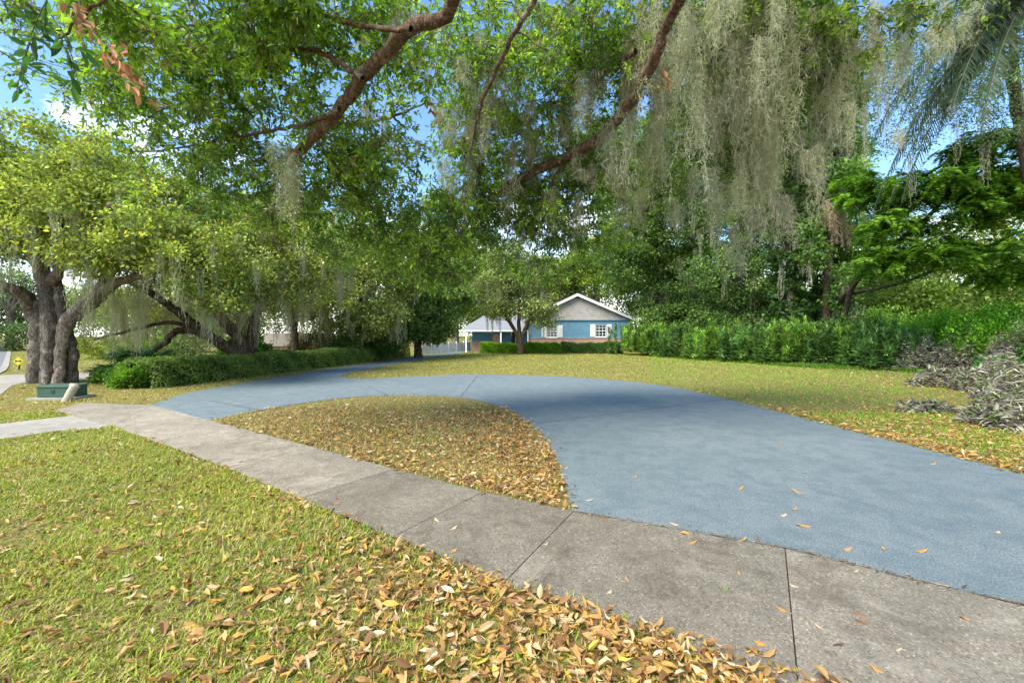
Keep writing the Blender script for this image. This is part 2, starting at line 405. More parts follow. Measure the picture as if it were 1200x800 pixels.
GREEN = np.array([.18, .30, .025]); YEL = np.array([.44, .44, .07]); STRAW = np.array([.46, .36, .19]); WEED = np.array([.19, .42, .02])
def grass_batch(name, n, ylo, yhi, power, hfun, wfun, label, seed):
    rs = R(seed); p = scatter_ground(rs, n, ylo, yhi, power=power); p = p[free(p+rs.normal(0, .022, p.shape))]
    D, r = litter_density(p); keep = rs.rand(len(p)) < np.clip(1.12-.62*D, .12, 1)*np.clip(1.25+1.6*vnoise(p, 3.1, 79), .15, 1); p = p[keep]; r = r[keep]; D = D[keep]; n = len(p)
    h = hfun(p[:, 1])*(.45+.9*rs.rand(n)**1.4)*(1+.45*vnoise(p, 2.3, 77)+.3*vnoise(p, 7, 78)); w = wfun(p[:, 1])*(.6+.8*rs.rand(n))
    az = rs.rand(n)*2*PI; tilt = .35+.75*rs.rand(n)
    d = np.stack([np.cos(az)*tilt, np.sin(az)*tilt, np.ones(n)*.7], 1)
    nrm = np.stack([-np.cos(az), -np.sin(az), tilt], 1)+rs.normal(0, .3, (n, 3))
    t = (rs.rand(n)+.5*vnoise(p, 1.1, 8)+.35*vnoise(p, 4, 9)); t = np.clip(t, 0, 1)[:, None]
    c = GREEN*(1-t)+YEL*t
    st = rs.rand(n) < np.select([r == 0, r == 1, r == 2], [.17, .68, .25], .35)+.15*vnoise(p, 1.7, 10); c[st] = STRAW
    px = p[:, 0]/p[:, 1]*F+600
    wd = (r == 2) & (px > 760) & (rs.rand(n) < .55+.8*vnoise(p, .8, 31)); c[wd] = WEED
    c = c*(.7+.6*rs.rand(n))[:, None]
    P3 = np.c_[p, np.full(n, -.004)]
    o = link(name, leaves(name, P3, d, nrm, h, w, c, 'blade'), M['grass'])
    tag(o, label, 'grass', kind='stuff')
grass_batch('grass', 420000, 1.3, 9.5, 1.0, lambda Y: .052+Y*.001, lambda Y: .0058+.0008*Y, 'short yellow green lawn grass mixed with straw along the concrete sidewalk', 21)
grass_batch('grass', 300000, 9.5, 48, 1.1, lambda Y: .035+.001*Y, lambda Y: .006+.0011*Y, 'green and tan lawn grass stretching back to the blue house', 22)
# fallen leaves, uncountable
def litter(name, n, ylo, yhi, power, label, seed, size=.057):
    rs = R(seed); p = scatter_ground(rs, n, ylo, yhi, power=power); p = p[free(p+rs.normal(0, .05, p.shape)*(1+2.5*(rs.rand(len(p), 1) < .08)))]
    D, r = litter_density(p); k = rs.rand(len(p)) < D*.62; p = p[k]; r = r[k]; D = D[k]; n = len(p)
    az = rs.rand(n)*2*PI; el = rs.normal(0, .2, n)
    d = np.stack([np.cos(az)*np.cos(el), np.sin(az)*np.cos(el), np.sin(el)], 1)
    nrm = np.array([0, 0, 1.])+rs.normal(0, .5, (n, 3))
    flip = rs.rand(n) < .5; nrm[flip] *= -1
    L = size*np.clip(np.exp(rs.normal(0, .38, n)), .35, 1.9); W = L*(.22+.26*rs.rand(n))
    pal = np.array([[.42, .245, .085], [.48, .31, .12], [.27, .14, .05], [.54, .39, .20], [.46, .27, .06], [.60, .47, .30], [.20, .10, .045], [.50, .38, .06]])
    c = pal[rs.choice(len(pal), n, p=[.22, .14, .2, .09, .16, .05, .11, .03])]*(.75+.5*rs.rand(n))[:, None]
    z = .018+.03*rs.rand(n)*np.clip(D, .3, 1.2)
    z[el < -.25] += .02
    P3 = np.c_[p, z]
    tag(link(name, leaves(name, P3, d, nrm, L, W, c, 'leaf', curl=.3+2.6*rs.rand(n)**1.6), M['dry']), label, 'fallen leaves', kind='stuff')
litter('leaf_litter', 98000, 1.3, 10, .9, 'tan and orange dead leaves thick over the near lawn and island', 31)
litter('leaf_litter', 60000, 10, 46, 1.0, 'brown fallen leaves along the far driveway edges', 32, .065)

rs = R(62); n = 520; k_ = np.r_[fe[5:8], fe[8:9]]; cs = resample(k_, 200); i_ = rs.randint(0, 199, n); pp_ = cs[i_]+(cs[i_+1]-cs[i_])*rs.rand(n, 1)+rs.normal(0, .022, (n, 2))*(1+2*(rs.rand(n, 1) < .1))
tag(link('seam_crumbs', leaves('seam_crumbs', np.c_[pp_, .022+.004*rs.rand(n)], np.c_[rs.normal(0, 1, (n, 2)), rs.normal(0, .1, n)], rs.normal(0, .3, (n, 3))+[0, 0, 1], rs.uniform(.008, .035, n), rs.uniform(.005, .012, n), np.array([.30, .20, .10])*rs.uniform(.3, 1.4, (n, 1)), 'leaf'), M['dry']), 'crumbled leaf bits lying along the seam of sidewalk and driveway', 'leaf debris', kind='stuff')
rs = R(61); tp = scatter_ground(rs, 900, 1.4, 9); tp = tp[free(tp)]; TW = []
for q in tp:
    a_ = rs.rand()*2*PI; l_ = rs.uniform(.04, .16); dd = np.array([math.cos(a_), math.sin(a_)])*l_
    TW.append([[q[0], q[1], .03, .0022], [q[0]+dd[0]*.5+rs.normal(0, .008), q[1]+dd[1]*.5, .04, .0018], [q[0]+dd[0], q[1]+dd[1], .03, .001]])
tag(link('twig_litter', tube_mesh('twig_litter', TW, 4), M['twig']), 'thin dry twigs lying in the grass', 'twigs', kind='stuff')
# ---------------------------------------------------------------- Spanish moss
MOSSC = np.array([.42, .415, .31])
def moss_arrays(rs, top, length, width, strands, wd=.006, curls=2.0, step=.10):
    """returns ribbon arrays for a hanging tapering clump"""
    A = []
    for s in range(strands):
        L = length*(.35+.65*rs.rand()**.7)*(1 if s else 1); a = rs.rand()*2*PI; q = width*.5*math.sqrt(rs.rand())
        x0 = np.array([math.cos(a)*q, math.sin(a)*q*.8, rs.rand()*-.05*length])
        n = max(3, int(L/step)); k = np.arange(n)
        taper = (1-.8*(k/n)**1.3)
        wig = np.cumsum(rs.normal(0, .022, (n, 2)), 0)
        c = np.empty((n, 3)); c[:, 0] = x0[0]*taper*(1 if L < length*.8 else .5)+wig[:, 0]; c[:, 1] = x0[1]*taper+wig[:, 1]; c[:, 2] = x0[2]-k*L/n
        c += top
        d = np.vstack([np.diff(c, axis=0), [[0, 0, -step]]])
        A.append((c, d, np.full(n, 1.25*L/n), np.full(n, wd)))
        m = int(n*curls)
        if m:
            j = rs.randint(0, n, m); cc = c[j]+rs.normal(0, .018, (m, 3))
            dd = np.stack([rs.normal(0, .8, m), rs.normal(0, .8, m), -.25-rs.rand(m)], 1)
            A.append((cc, dd, .05+.08*rs.rand(m), np.full(m, wd*.8)))
    return A
def moss_mesh(name, A, rs, tint=1.0):
    c = np.vstack([a[0] for a in A]); d = np.vstack([a[1] for a in A]); L = np.concatenate([a[2] for a in A]); W = np.concatenate([a[3] for a in A])
    n = len(c); nrm = rs.normal(0, 1, (n, 3)); nrm[:, 1] -= .6
    v = (.7+.55*rs.rand(n))[:, None]; col = MOSSC*tint*v*np.array([1+.12*(rs.rand()-.5), 1, 1-.1*rs.rand()])
    return leaves(name, c, d, nrm, L, W, col, 'ribbon', curl=rs.normal(0, 1.1, n))

# ---------------------------------------------------------------- trees
def grow(rs, init, att, sag=.12, tip=.005, maxr=.06, jit=.06, step=.35):
    """connect attractors to nearest node, return paths (n,4)"""
    nodes = init[:, :3].copy(); rad = init[:, 3].copy(); paths = []
    dmin = np.array([np.min(np.linalg.norm(nodes-a, axis=1)) for a in att])
    for i in np.argsort(dmin):
        a = att[i]; dd = np.linalg.norm(nodes-a, axis=1); j = int(np.argmin(dd+rad*-2)); L = dd[j]
        if L < .05: continue
        n = max(3, int(L/step)+2); t = np.linspace(0, 1, n)[:, None]; s = nodes[j]
        p = s*(1-t)+a*t; p[:, 2] += (np.sin(t[:, 0]*PI)*L*sag*rs.uniform(-.5, 1.4))
        p[1:-1] += rs.normal(0, jit*min(L, 1.5)*.5, (n-2, 3))
        r0 = min(rad[j]*.75, tip*1.6+.013*L, maxr); r = r0*(1-t[:, 0])+tip*t[:, 0]
        paths.append(np.c_[p, r]); nodes = np.vstack([nodes, p[1:]]); rad = np.r_[rad, np.maximum(r[1:], tip*1.6)]
    return paths
def blob_points(rs, blobs, n, inner=.35):
    b = np.array(blobs, float); w = (b[:, 3]*b[:, 4]*b[:, 5])**.66; idx = rs.choice(len(b), n, p=w/w.sum())
    d = unit(rs.normal(0, 1, (n, 3))); r = (inner+(1-inner)*rs.rand(n)**.6)
    return b[idx, :3]+d*b[idx, 3:]*r[:, None]
def B(x, y, Y, rx, ry, depth):       # ellipsoid given by photo position and distance
    c = P(x, y, Y); return (c[0], c[1], c[2], rx/F*Y, depth, ry/F*Y)
def foliage(rs, att, cr, per, L, W, c0, c1, up=.7, flat=.6, tpl='diamond', cvar=.28, droop=.15, yellow=.0):
    n = len(att)*per; ci = np.repeat(np.arange(len(att)), per)
    off = rs.normal(0, .5, (n, 3)); off = off*np.minimum(1, 1.25/np.maximum(np.linalg.norm(off, axis=1, keepdims=True), .01))
    s = (cr*(.7+.6*rs.rand(len(att))))[ci][:, None]
    p = att[ci]+off*s*np.array([1, 1, flat])
    d = unit(off)+rs.normal(0, .7, (n, 3))-np.array([0, 0, droop])
    nrm = rs.normal(0, .55, (n, 3))+np.array([0, 0, up])
    t = np.clip(rs.rand(len(att))[ci]*.7+rs.rand(n)*.45-.05, 0, 1)[:, None]
    c = c0*(1-t)+c1*t
    c = c*(1+cvar*(rs.rand(len(att))[ci]-.5)*1.8)[:, None]*np.clip(np.exp(rs.normal(-.05, .42, n)), .3, 2.3)[:, None]
    if yellow: k = rs.rand(n) < yellow; c[k] = c[k]*np.array([2.2, 1.3, .8])
    LL = L*(.65+.7*rs.rand(n)); return p, d, nrm, LL, W*(.7+.6*rs.rand(n)), c
def tree(name, label, cat, base, limbs, blobs, n_att, cr=.45, per=120, L=.09, W=.05, c0=(.05, .085, .02), c1=(.13, .17, .03),
         seed=1, moss=0, mlen=1.0, bark='bark', group=None, inner=.35, sides=9, flute=.0, mat='leaf', up=.7, flat=.6, yellow=0, maxr=.07,
         moss_pts=None, mw=.35, tpl='diamond', crown_name='crown', ms=14, mwd=.008):
    rs = R(seed); c0 = np.array(c0); c1 = np.array(c1)
    root = tag(empty(name, base), label, cat, group); b0 = np.array(base)
    L4 = [resample(np.array(l, float), max(6, len(l)*5), .0) for l in limbs]
    for l in L4: l[1:, :3] += rs.normal(0, .012, (len(l)-1, 3))*(1+l[1:, 3:4]*4)
    T4 = [np.c_[l[:, :3]-b0, l[:, 3]] for l in L4]
    link('trunk', tube_mesh('trunk', T4, sides, .022, seed, flute), M[bark], root)
    init = np.vstack(L4); init = init[init[:, 2] > b0[2]+.9] if (init[:, 2] > b0[2]+.9).any() else init
    att = blob_points(rs, blobs, n_att, inner)
    att = att[att[:, 2] > .25]
    paths = grow(rs, init, att, maxr=maxr)
    if paths: link('branches', tube_mesh('branches', [np.c_[p[:, :3]-b0, p[:, 3]] for p in paths], 4, 0, seed), M[bark], root)
    f = foliage(rs, att, cr*.92, int(per*.72), L*1.35, W*1.45, c0, c1, up, flat, yellow=yellow)
    p = f[0]-b0
    link(crown_name, leaves('crown', p, f[1], f[2], f[3], f[4], f[5], tpl), M[mat], root)
    if moss:
        att = att[att[:, 2] > (2.2 if mw < .7 else 5.0)]; z = att[:, 2]; pick = att[rs.choice(len(att), moss, p=(1/(z+1))/np.sum(1/(z+1)))]
        A = []
        for q in pick: A += moss_arrays(rs, q-b0-np.array([0, 0, .1]), min(mlen*(.5+rs.rand()), q[2]-1.2), mw*(.5+rs.rand()), ms, wd=mwd, curls=1.2, step=.14)
        for (x, y, Y, lp) in (moss_pts or []):
            A += moss_arrays(rs, P(x, y, Y)-b0, lp*Y/F, .35, 9, wd=mwd*.8, curls=1.3, step=.12)
        link('spanish_moss', moss_mesh('spanish_moss', A, rs), M['moss'], root)
    return root
def V4(x, y, Y, rpx): p = P(x, y, Y); return (p[0], p[1], p[2], rpx/F*Y)
def g3(x, y): a = G(x, y); return (a[0], a[1], 0.0)
OAK0 = (.055, .10, .016); OAK1 = (.20, .255, .035)
print('trees')
# --- left big live oak
mr_ = R(4141)
Yo = 15.2
base = (P(61, 450, Yo)[0], Yo, 0)
limbs = [
 [V4(40, 458, Yo, 10.5), V4(42, 430, Yo, 9), V4(44, 400, Yo, 9.5), V4(46, 375, Yo, 10), V4(34, 352, Yo-.2, 8), V4(12, 338, Yo-.5, 6.5), V4(-30, 322, Yo-1.0, 5), V4(-90, 300, Yo-1.6, 3)],
 [V4(55, 459, Yo-.25, 9.5), V4(56, 430, Yo-.2, 8), V4(58, 395, Yo-.15, 9), V4(57, 365, Yo-.1, 9), V4(52, 335, Yo, 8), V4(50, 300, Yo, 7), V4(46, 255, Yo, 5), V4(38, 210, Yo, 3)],
 [V4(68, 459, Yo-.3, 7.5), V4(70, 432, Yo-.25, 6), V4(74, 400, Yo-.2, 6.5), V4(82, 375, Yo-.2, 9), V4(100, 358, Yo-.3, 9), V4(118, 342, Yo-.5, 9), V4(128, 320, Yo-.6, 7), V4(150, 285, Yo-.8, 5), V4(190, 250, Yo-1, 3)],
 [V4(84, 457, Yo+.1, 8), V4(84, 430, Yo+.1, 6.5), V4(82, 400, Yo+.1, 6.5), V4(72, 365, Yo+.1, 8), V4(68, 335, Yo+.2, 6), V4(68, 300, Yo+.3, 5), V4(80, 250, Yo+.5, 3)],
 [V4(62, 456, Yo+.4, 15), V4(62, 420, Yo+.3, 14), V4(62, 385, Yo+.2, 13), V4(60, 350, Yo+.3, 8), V4(40, 310, Yo+1, 5), V4(20, 270, Yo+1.6, 3)],
 [V4(36, 372, Yo-.1, 6), V4(28, 350, Yo-.5, 6.5), V4(20, 340, Yo-.8, 6), V4(17, 341, Yo-.95, 4)],
 [V4(118, 342, Yo-.5, 7), V4(140, 330, Yo-1, 5.5), V4(180, 318, Yo-1.6, 4), V4(235, 305, Yo-2, 2.5)],
 [V4(60, 330, Yo, 6), V4(90, 290, Yo-1.2, 5), V4(130, 240, Yo-2.6, 3)],
]
for l_ in limbs:
    for j_ in range(len(l_)): l_[j_] = l_[j_][:3]+(l_[j_][3]*.86,)
blobs = [B(20, 235, 14.5, 75, 55, 2.2), B(95, 255, 14, 80, 55, 2.3), B(60, 185, 15, 90, 42, 2.4), B(150, 225, 14.5, 70, 50, 2), B(180, 285, 13.5, 75, 42, 1.7),
         B(120, 300, 13.8, 60, 20, 1.3), B(245, 300, 14, 65, 40, 1.7), B(-40, 230, 14, 60, 70, 2), B(250, 345, 13.8, 35, 20, 1.1), B(15, 290, 14.6, 45, 18, 1.2), B(250, 255, 16, 60, 40, 2)]
tree('live_oak', 'huge spreading live oak with a fluted multi-stem grey trunk beside the green utility box', 'tree', base, limbs, blobs, 720, .46, 170, .085, .05,
     (.10, .15, .035), (.32, .37, .085), seed=41, moss=170, mlen=1.1, inner=.3, flute=.1, sides=16, yellow=.03, maxr=.09,
     moss_pts=[(mr_.uniform(92, 175), mr_.uniform(318, 352), mr_.uniform(14.6, 16.8), mr_.uniform(30, 90)) for _ in range(45)])
# --- leaning oak behind hedge
Yl = 18.5; base = (P(296, 437, Yl)[0], Yl, 0)
limbs = [
 [V4(300, 445, Yl, 10), V4(292, 420, Yl, 9), V4(265, 405, Yl-.3, 6.5), V4(240, 390, Yl-.6, 5.5), V4(212, 368, Yl-.9, 5), V4(184, 348, Yl-1.2, 4), V4(150, 330, Yl-1.5, 2.5)],
 [V4(297, 445, Yl+.2, 9), V4(285, 405, Yl+.2, 7), V4(262, 375, Yl, 6), V4(240, 354, Yl-.2, 5.5), V4(215, 320, Yl-.4, 4), V4(200, 280, Yl-.4, 2.5)],
 [V4(292, 430, Yl+.4, 6), V4(262, 408, Yl+.4, 3.6), V4(230, 388, Yl+.3, 4.6), V4(208, 388, Yl+.3, 4), V4(192, 402, Yl+.2, 3.2), V4(180, 412, Yl, 2.4)],
 [V4(240, 390, Yl-.6, 3), V4(200, 378, Yl-.5, 2.4), V4(150, 388, Yl-.7, 1.8), V4(110, 398, Yl-.9, 1.2)],
 [V4(292, 420, Yl+.2, 7), V4(300, 370, Yl+.4, 5), V4(315, 320, Yl+.6, 4), V4(325, 270, Yl+.8, 2.5)],
]
blobs = [B(230, 290, 18, 65, 40, 2.0), B(310, 270, 19, 70, 42, 2.2), B(330, 330, 18.5, 50, 38, 1.6), B(270, 330, 17.5, 45, 26, 1.5), B(195, 325, 18.5, 45, 26, 1.5), B(360, 290, 19.5, 60, 45, 2), B(170, 355, 19.5, 50, 22, 1.3), B(284, 378, 19.4, 22, 16, .8)]
tree('live_oak', 'leaning live oak with dark bare slanting limbs behind the long hedge', 'tree', base, limbs, blobs, 480, .5, 130, .09, .055,
     (.13, .175, .05), (.37, .41, .13), seed=42, moss=130, mlen=1.5, bark='bark_dark', inner=.3, yellow=.04, ms=20,
     moss_pts=[(mr_.uniform(165, 300), mr_.uniform(320, 365), mr_.uniform(17.5, 20), mr_.uniform(20, 60)) for _ in range(60)])
# --- mid left trees
def simple_trunk(x, yb, Y, top, r0, lean=0, forks=3, seed=0, spread=40):
    rs = R(seed); bx = P(x, yb, Y)[0]; base = (bx, Y, 0); s = F/Y
    tz = CAMH+(HZ-top)/F*Y; fz = tz*.42
    L = [[(bx, Y, -.1, r0*1.35), (bx, Y, .3, r0), (bx+lean*.4, Y, fz*.6, r0*.85), (bx+lean, Y, fz, r0*.75), (bx+lean*1.3, Y, tz*.75, r0*.4), (bx+lean*1.4, Y, tz*.95, r0*.15)]]
    for k in range(forks):
        a = rs.uniform(-1, 1)*spread/s; b = rs.uniform(-1, 1)*1.5
        L.append([(bx+lean*.7, Y, fz*rs.uniform(.6, .95), r0*.55), (bx+lean+a*.45, Y+b*.4, fz*1.35, r0*.4), (bx+lean+a, Y+b, tz*.78, r0*.14)])
    return base, L
def T(label, x, yb, Y, top, r0, blobs, n, seed, name='broadleaf_tree', cat='tree', lean=0, forks=3, spread=40, **kw):
    base, L = simple_trunk(x, yb, Y, top, r0, lean, forks, seed, spread)
    return tree(name, label, cat, base, L, blobs, n, seed=seed, **kw)
G1 = 'trees growing behind the long trimmed hedge'
T('tall mossy oak over the small brown roofed outbuilding', 345, 420, 25, 250, .22, [B(330, 295, 25, 60, 50, 2.6), B(380, 330, 24, 50, 34, 2.2), B(350, 352, 25, 40, 20, 1.6), B(300, 335, 26, 45, 28, 2.0), B(410, 290, 26, 55, 42, 2.3)],
  360, 43, name='live_oak', moss=85, mlen=1.5, cr=.6, per=130, L=.12, W=.07, c0=(.13, .18, .05), c1=(.38, .43, .14), group=G1, bark='bark_dark', ms=18, mwd=.011)
T('grey green oak hung with moss right of the outbuilding roof', 425, 418, 28, 262, .25, [B(430, 325, 28, 60, 42, 2.6), B(470, 300, 29, 50, 42, 2.4), B(440, 370, 27, 45, 20, 1.6), B(400, 385, 27, 32, 18, 1.2)],
  330, 44, name='live_oak', moss=85, mlen=1.6, cr=.65, per=130, L=.13, W=.075, c0=(.12, .17, .06), c1=(.36, .41, .15), group=G1, bark='bark_dark', ms=18, mwd=.012)
T('dark dense tree at the far right end of the long hedge', 490, 416, 33, 300, .3, [B(490, 365, 33, 42, 32, 2.5), B(512, 340, 35, 40, 38, 2.4), B(465, 385, 31, 28, 20, 1.6), B(505, 388, 33, 30, 14, 1.6)],
  320, 45, cr=.65, per=150, L=.15, W=.09, c0=(.06, .11, .03), c1=(.20, .29, .08), group=G1, bark='bark_dark', moss=12)
T('lighter leafed tree between the dark hedge end tree and the carport roof', 535, 408, 50, 290, .3, [B(540, 345, 50, 30, 40, 3), B(520, 315, 50, 36, 40, 3.4), B(560, 318, 52, 30, 35, 3)],
  240, 46, cr=.9, per=130, L=.2, W=.12, c0=(.07, .12, .02), c1=(.22, .30, .05), bark='bark')
# tree in front of the house
Ym = 38.0
base = (P(608, 412, Ym)[0], Ym, 0)
limbs = [[V4(610, 414, Ym, 4), V4(609, 400, Ym, 2.8), V4(604, 388, Ym, 2.2), V4(594, 372, Ym, 2.2), V4(582, 352, Ym, 1.2)],
         [V4(611, 412, Ym, 3.4), V4(611, 398, Ym, 2.4), V4(616, 385, Ym, 2.6), V4(630, 368, Ym-.3, 1.8), V4(645, 360, Ym-.5, 1)],
         [V4(610, 400, Ym, 3), V4(608, 380, Ym, 2.2), V4(608, 350, Ym, 1.5), V4(604, 315, Ym, .8)]]
blobs = [B(606, 358, Ym, 36, 15, 2.6), B(632, 360, Ym-.5, 24, 13, 2.0), B(580, 335, Ym, 28, 18, 2.2), B(612, 322, Ym, 34, 24, 2.4), B(595, 298, Ym, 26, 16, 2), B(580, 362, Ym-.5, 18, 10, 1.6), B(640, 375, Ym-1, 16, 8, 1)]
tree('small_oak', 'small greyish olive oak with a forked trunk in front of the blue house entry', 'tree', base, limbs, blobs, 300, .55, 130, .13, .075,
     (.10, .14, .05), (.24, .28, .11), seed=47, moss=45, mlen=1.3, bark='bark_dark', mwd=.014)
# far backdrop trees behind the house
bgspec = [(560, 60, 285, 55, 60, (.10, .16, .03), (.27, .34, .07), 'pale yellow green treetop far behind the carport roof', .5),
          (648, 60, 296, 38, 50, (.12, .15, .06), (.26, .30, .13), 'hazy grey green tree behind the left slope of the gable', .5),
          (700, 58, 275, 48, 55, (.07, .13, .02), (.24, .33, .05), 'bright green tree directly behind the gable peak', .4),
          (758, 50, 270, 48, 70, (.05, .10, .02), (.17, .26, .05), 'deep green tree filling the gap right of the gable', .4),
          (1085, 34, 330, 55, 40, (.15, .24, .02), (.36, .46, .05), 'low bright yellow green tree beyond the white flowering shrubs', .2),
          (1175, 32, 175, 75, 200, (.15, .21, .03), (.38, .45, .09), 'sunlit yellow green tree at the right edge beyond the feathery tree', .25),
          (1030, 42, 215, 60, 150, (.10, .17, .03), (.26, .34, .08), 'soft green distant tree seen between the two brown trunks', .3),
          (880, 42, 300, 60, 70, (.07, .12, .03), (.20, .26, .08), 'distant mossy tree glimpsed behind the ivy wrapped trunk', .3)]
for i, (x, Y, top, w, h, c0, c1, lb, r0) in enumerate(bgspec):
    cy = top+h*.5
    bl = [B(x, cy, Y, w*.8, h*.5, 3), B(x-w*.5, cy+h*.25, Y, w*.6, h*.4, 2.6), B(x+w*.5, cy+h*.2, Y, w*.6, h*.4, 2.6), B(x, cy+h*.55, Y, w*.9, h*.35, 2.4)]
    if i == 4: bl += [B(x, 375, Y, 60, 16, 2)]
    if i == 5: bl += [B(x-30, 230, Y, 60, 35, 3), B(x-20, 340, Y, 80, 40, 2)]
    T(lb, x, 410, Y, top, r0, bl, 230, 60+i, cr=.6+.008*Y, per=130, L=.06+.0026*Y, W=.035+.0016*Y, c0=c0, c1=c1, group='background trees beyond the garden', moss=10 if i in (1, 7) else 0, yellow=.06)
# --- right dark mass
G2 = 'tall trees on the right side of the lawn'
T('tall dense dark evergreen with drooping small leaves right of the house', 775, 412, 41, 110, .4,
  [B(795, 350, 41, 44, 44, 3.2), B(745, 292, 41, 42, 44, 3.0), B(790, 270, 40, 55, 60, 3.4), B(735, 230, 41, 45, 46, 3.4), B(780, 190, 41, 60, 50, 4), B(815, 330, 40, 40, 50, 3), B(800, 378, 40, 50, 22, 2.2), B(720, 180, 42, 45, 45, 3)],
  950, 71, name='evergreen_tree', cr=.85, per=150, L=.19, W=.095, c0=(.035, .08, .022), c1=(.15, .23, .06), moss=45, mlen=2.0, mw=1.0, group=G2, bark='bark_dark', ms=22, mwd=.016, up=.4)
T('dark leafy tree with slender leaning stems left of the vine wrapped trunk', 862, 418, 31, 90, .26,
  [B(850, 330, 31, 44, 55, 2.6), B(870, 260, 31, 50, 55, 2.8), B(835, 210, 32, 50, 50, 3), B(880, 180, 31, 55, 55, 3), B(850, 380, 31, 50, 18, 1.5), B(900, 120, 31, 60, 55, 3.2), B(820, 130, 32, 60, 50, 3.2)],
  900, 72, name='evergreen_tree', cr=.65, per=150, L=.145, W=.075, c0=(.03, .07, .02), c1=(.14, .22, .06), moss=60, mlen=1.9, mw=.8, group=G2, bark='bark_dark', lean=.5, forks=5, ms=22, mwd=.012, up=.4)
T('tall green leaved tree rising between the vine wrapped trunk and the palm', 955, 418, 31, 60, .24,
  [B(950, 330, 31, 34, 50, 2), B(992, 205, 26, 24, 26, 1.0), B(996, 265, 26.5, 18, 30, .9), B(990, 335, 25.6, 13, 40, .6), B(950, 290, 26, 10, 40, .6), B(985, 150, 31, 40, 50, 2.4), B(960, 220, 31, 45, 60, 2.6), B(1000, 290, 30, 36, 36, 2)],
  420, 74, name='evergreen_tree', cr=.65, per=140, L=.15, W=.08, c0=(.035, .085, .02), c1=(.15, .26, .05), moss=30, mlen=2.2, group=G2, bark='bark_dark', ms=18, mwd=.014, up=.4)
# ivy covered trunk
Yi = 27.5; bx = P(925, 430, Yi)[0]; base = (bx, Yi, 0)
limbs = [[V4(925, 428, Yi, 9), V4(926, 380, Yi, 7.5), V4(928, 330, Yi, 7), V4(930, 270, Yi, 6), V4(935, 200, Yi, 5), V4(930, 120, Yi, 3)],
         [V4(927, 300, Yi, 5), V4(905, 240, Yi-.4, 4), V4(890, 170, Yi-.6, 2.5)], [V4(930, 260, Yi, 5), V4(955, 200, Yi+.5, 3.5), V4(975, 120, Yi+1, 2)]]
blobs = [B(925, 375, Yi, 22, 42, .8), B(926, 310, Yi, 24, 40, .8), B(932, 250, Yi, 34, 45, 1.1), B(940, 180, Yi, 50, 50, 2.2), B(950, 100, Yi, 60, 60, 2.8), B(910, 60, Yi+1, 70, 50, 3)]
ivt = tree('evergreen_tree', 'dark trunk wrapped in big leafed climbing vine left of the palm with dead fronds', 'tree', base, limbs, blobs, 620, .45, 110, .2, .13,
     (.018, .05, .014), (.08, .16, .035), seed=73, moss=40, mlen=2.2, bark='bark_dark', inner=.5, mat='leaf_gloss', group=G2, up=.3, ms=20, mwd=.012)

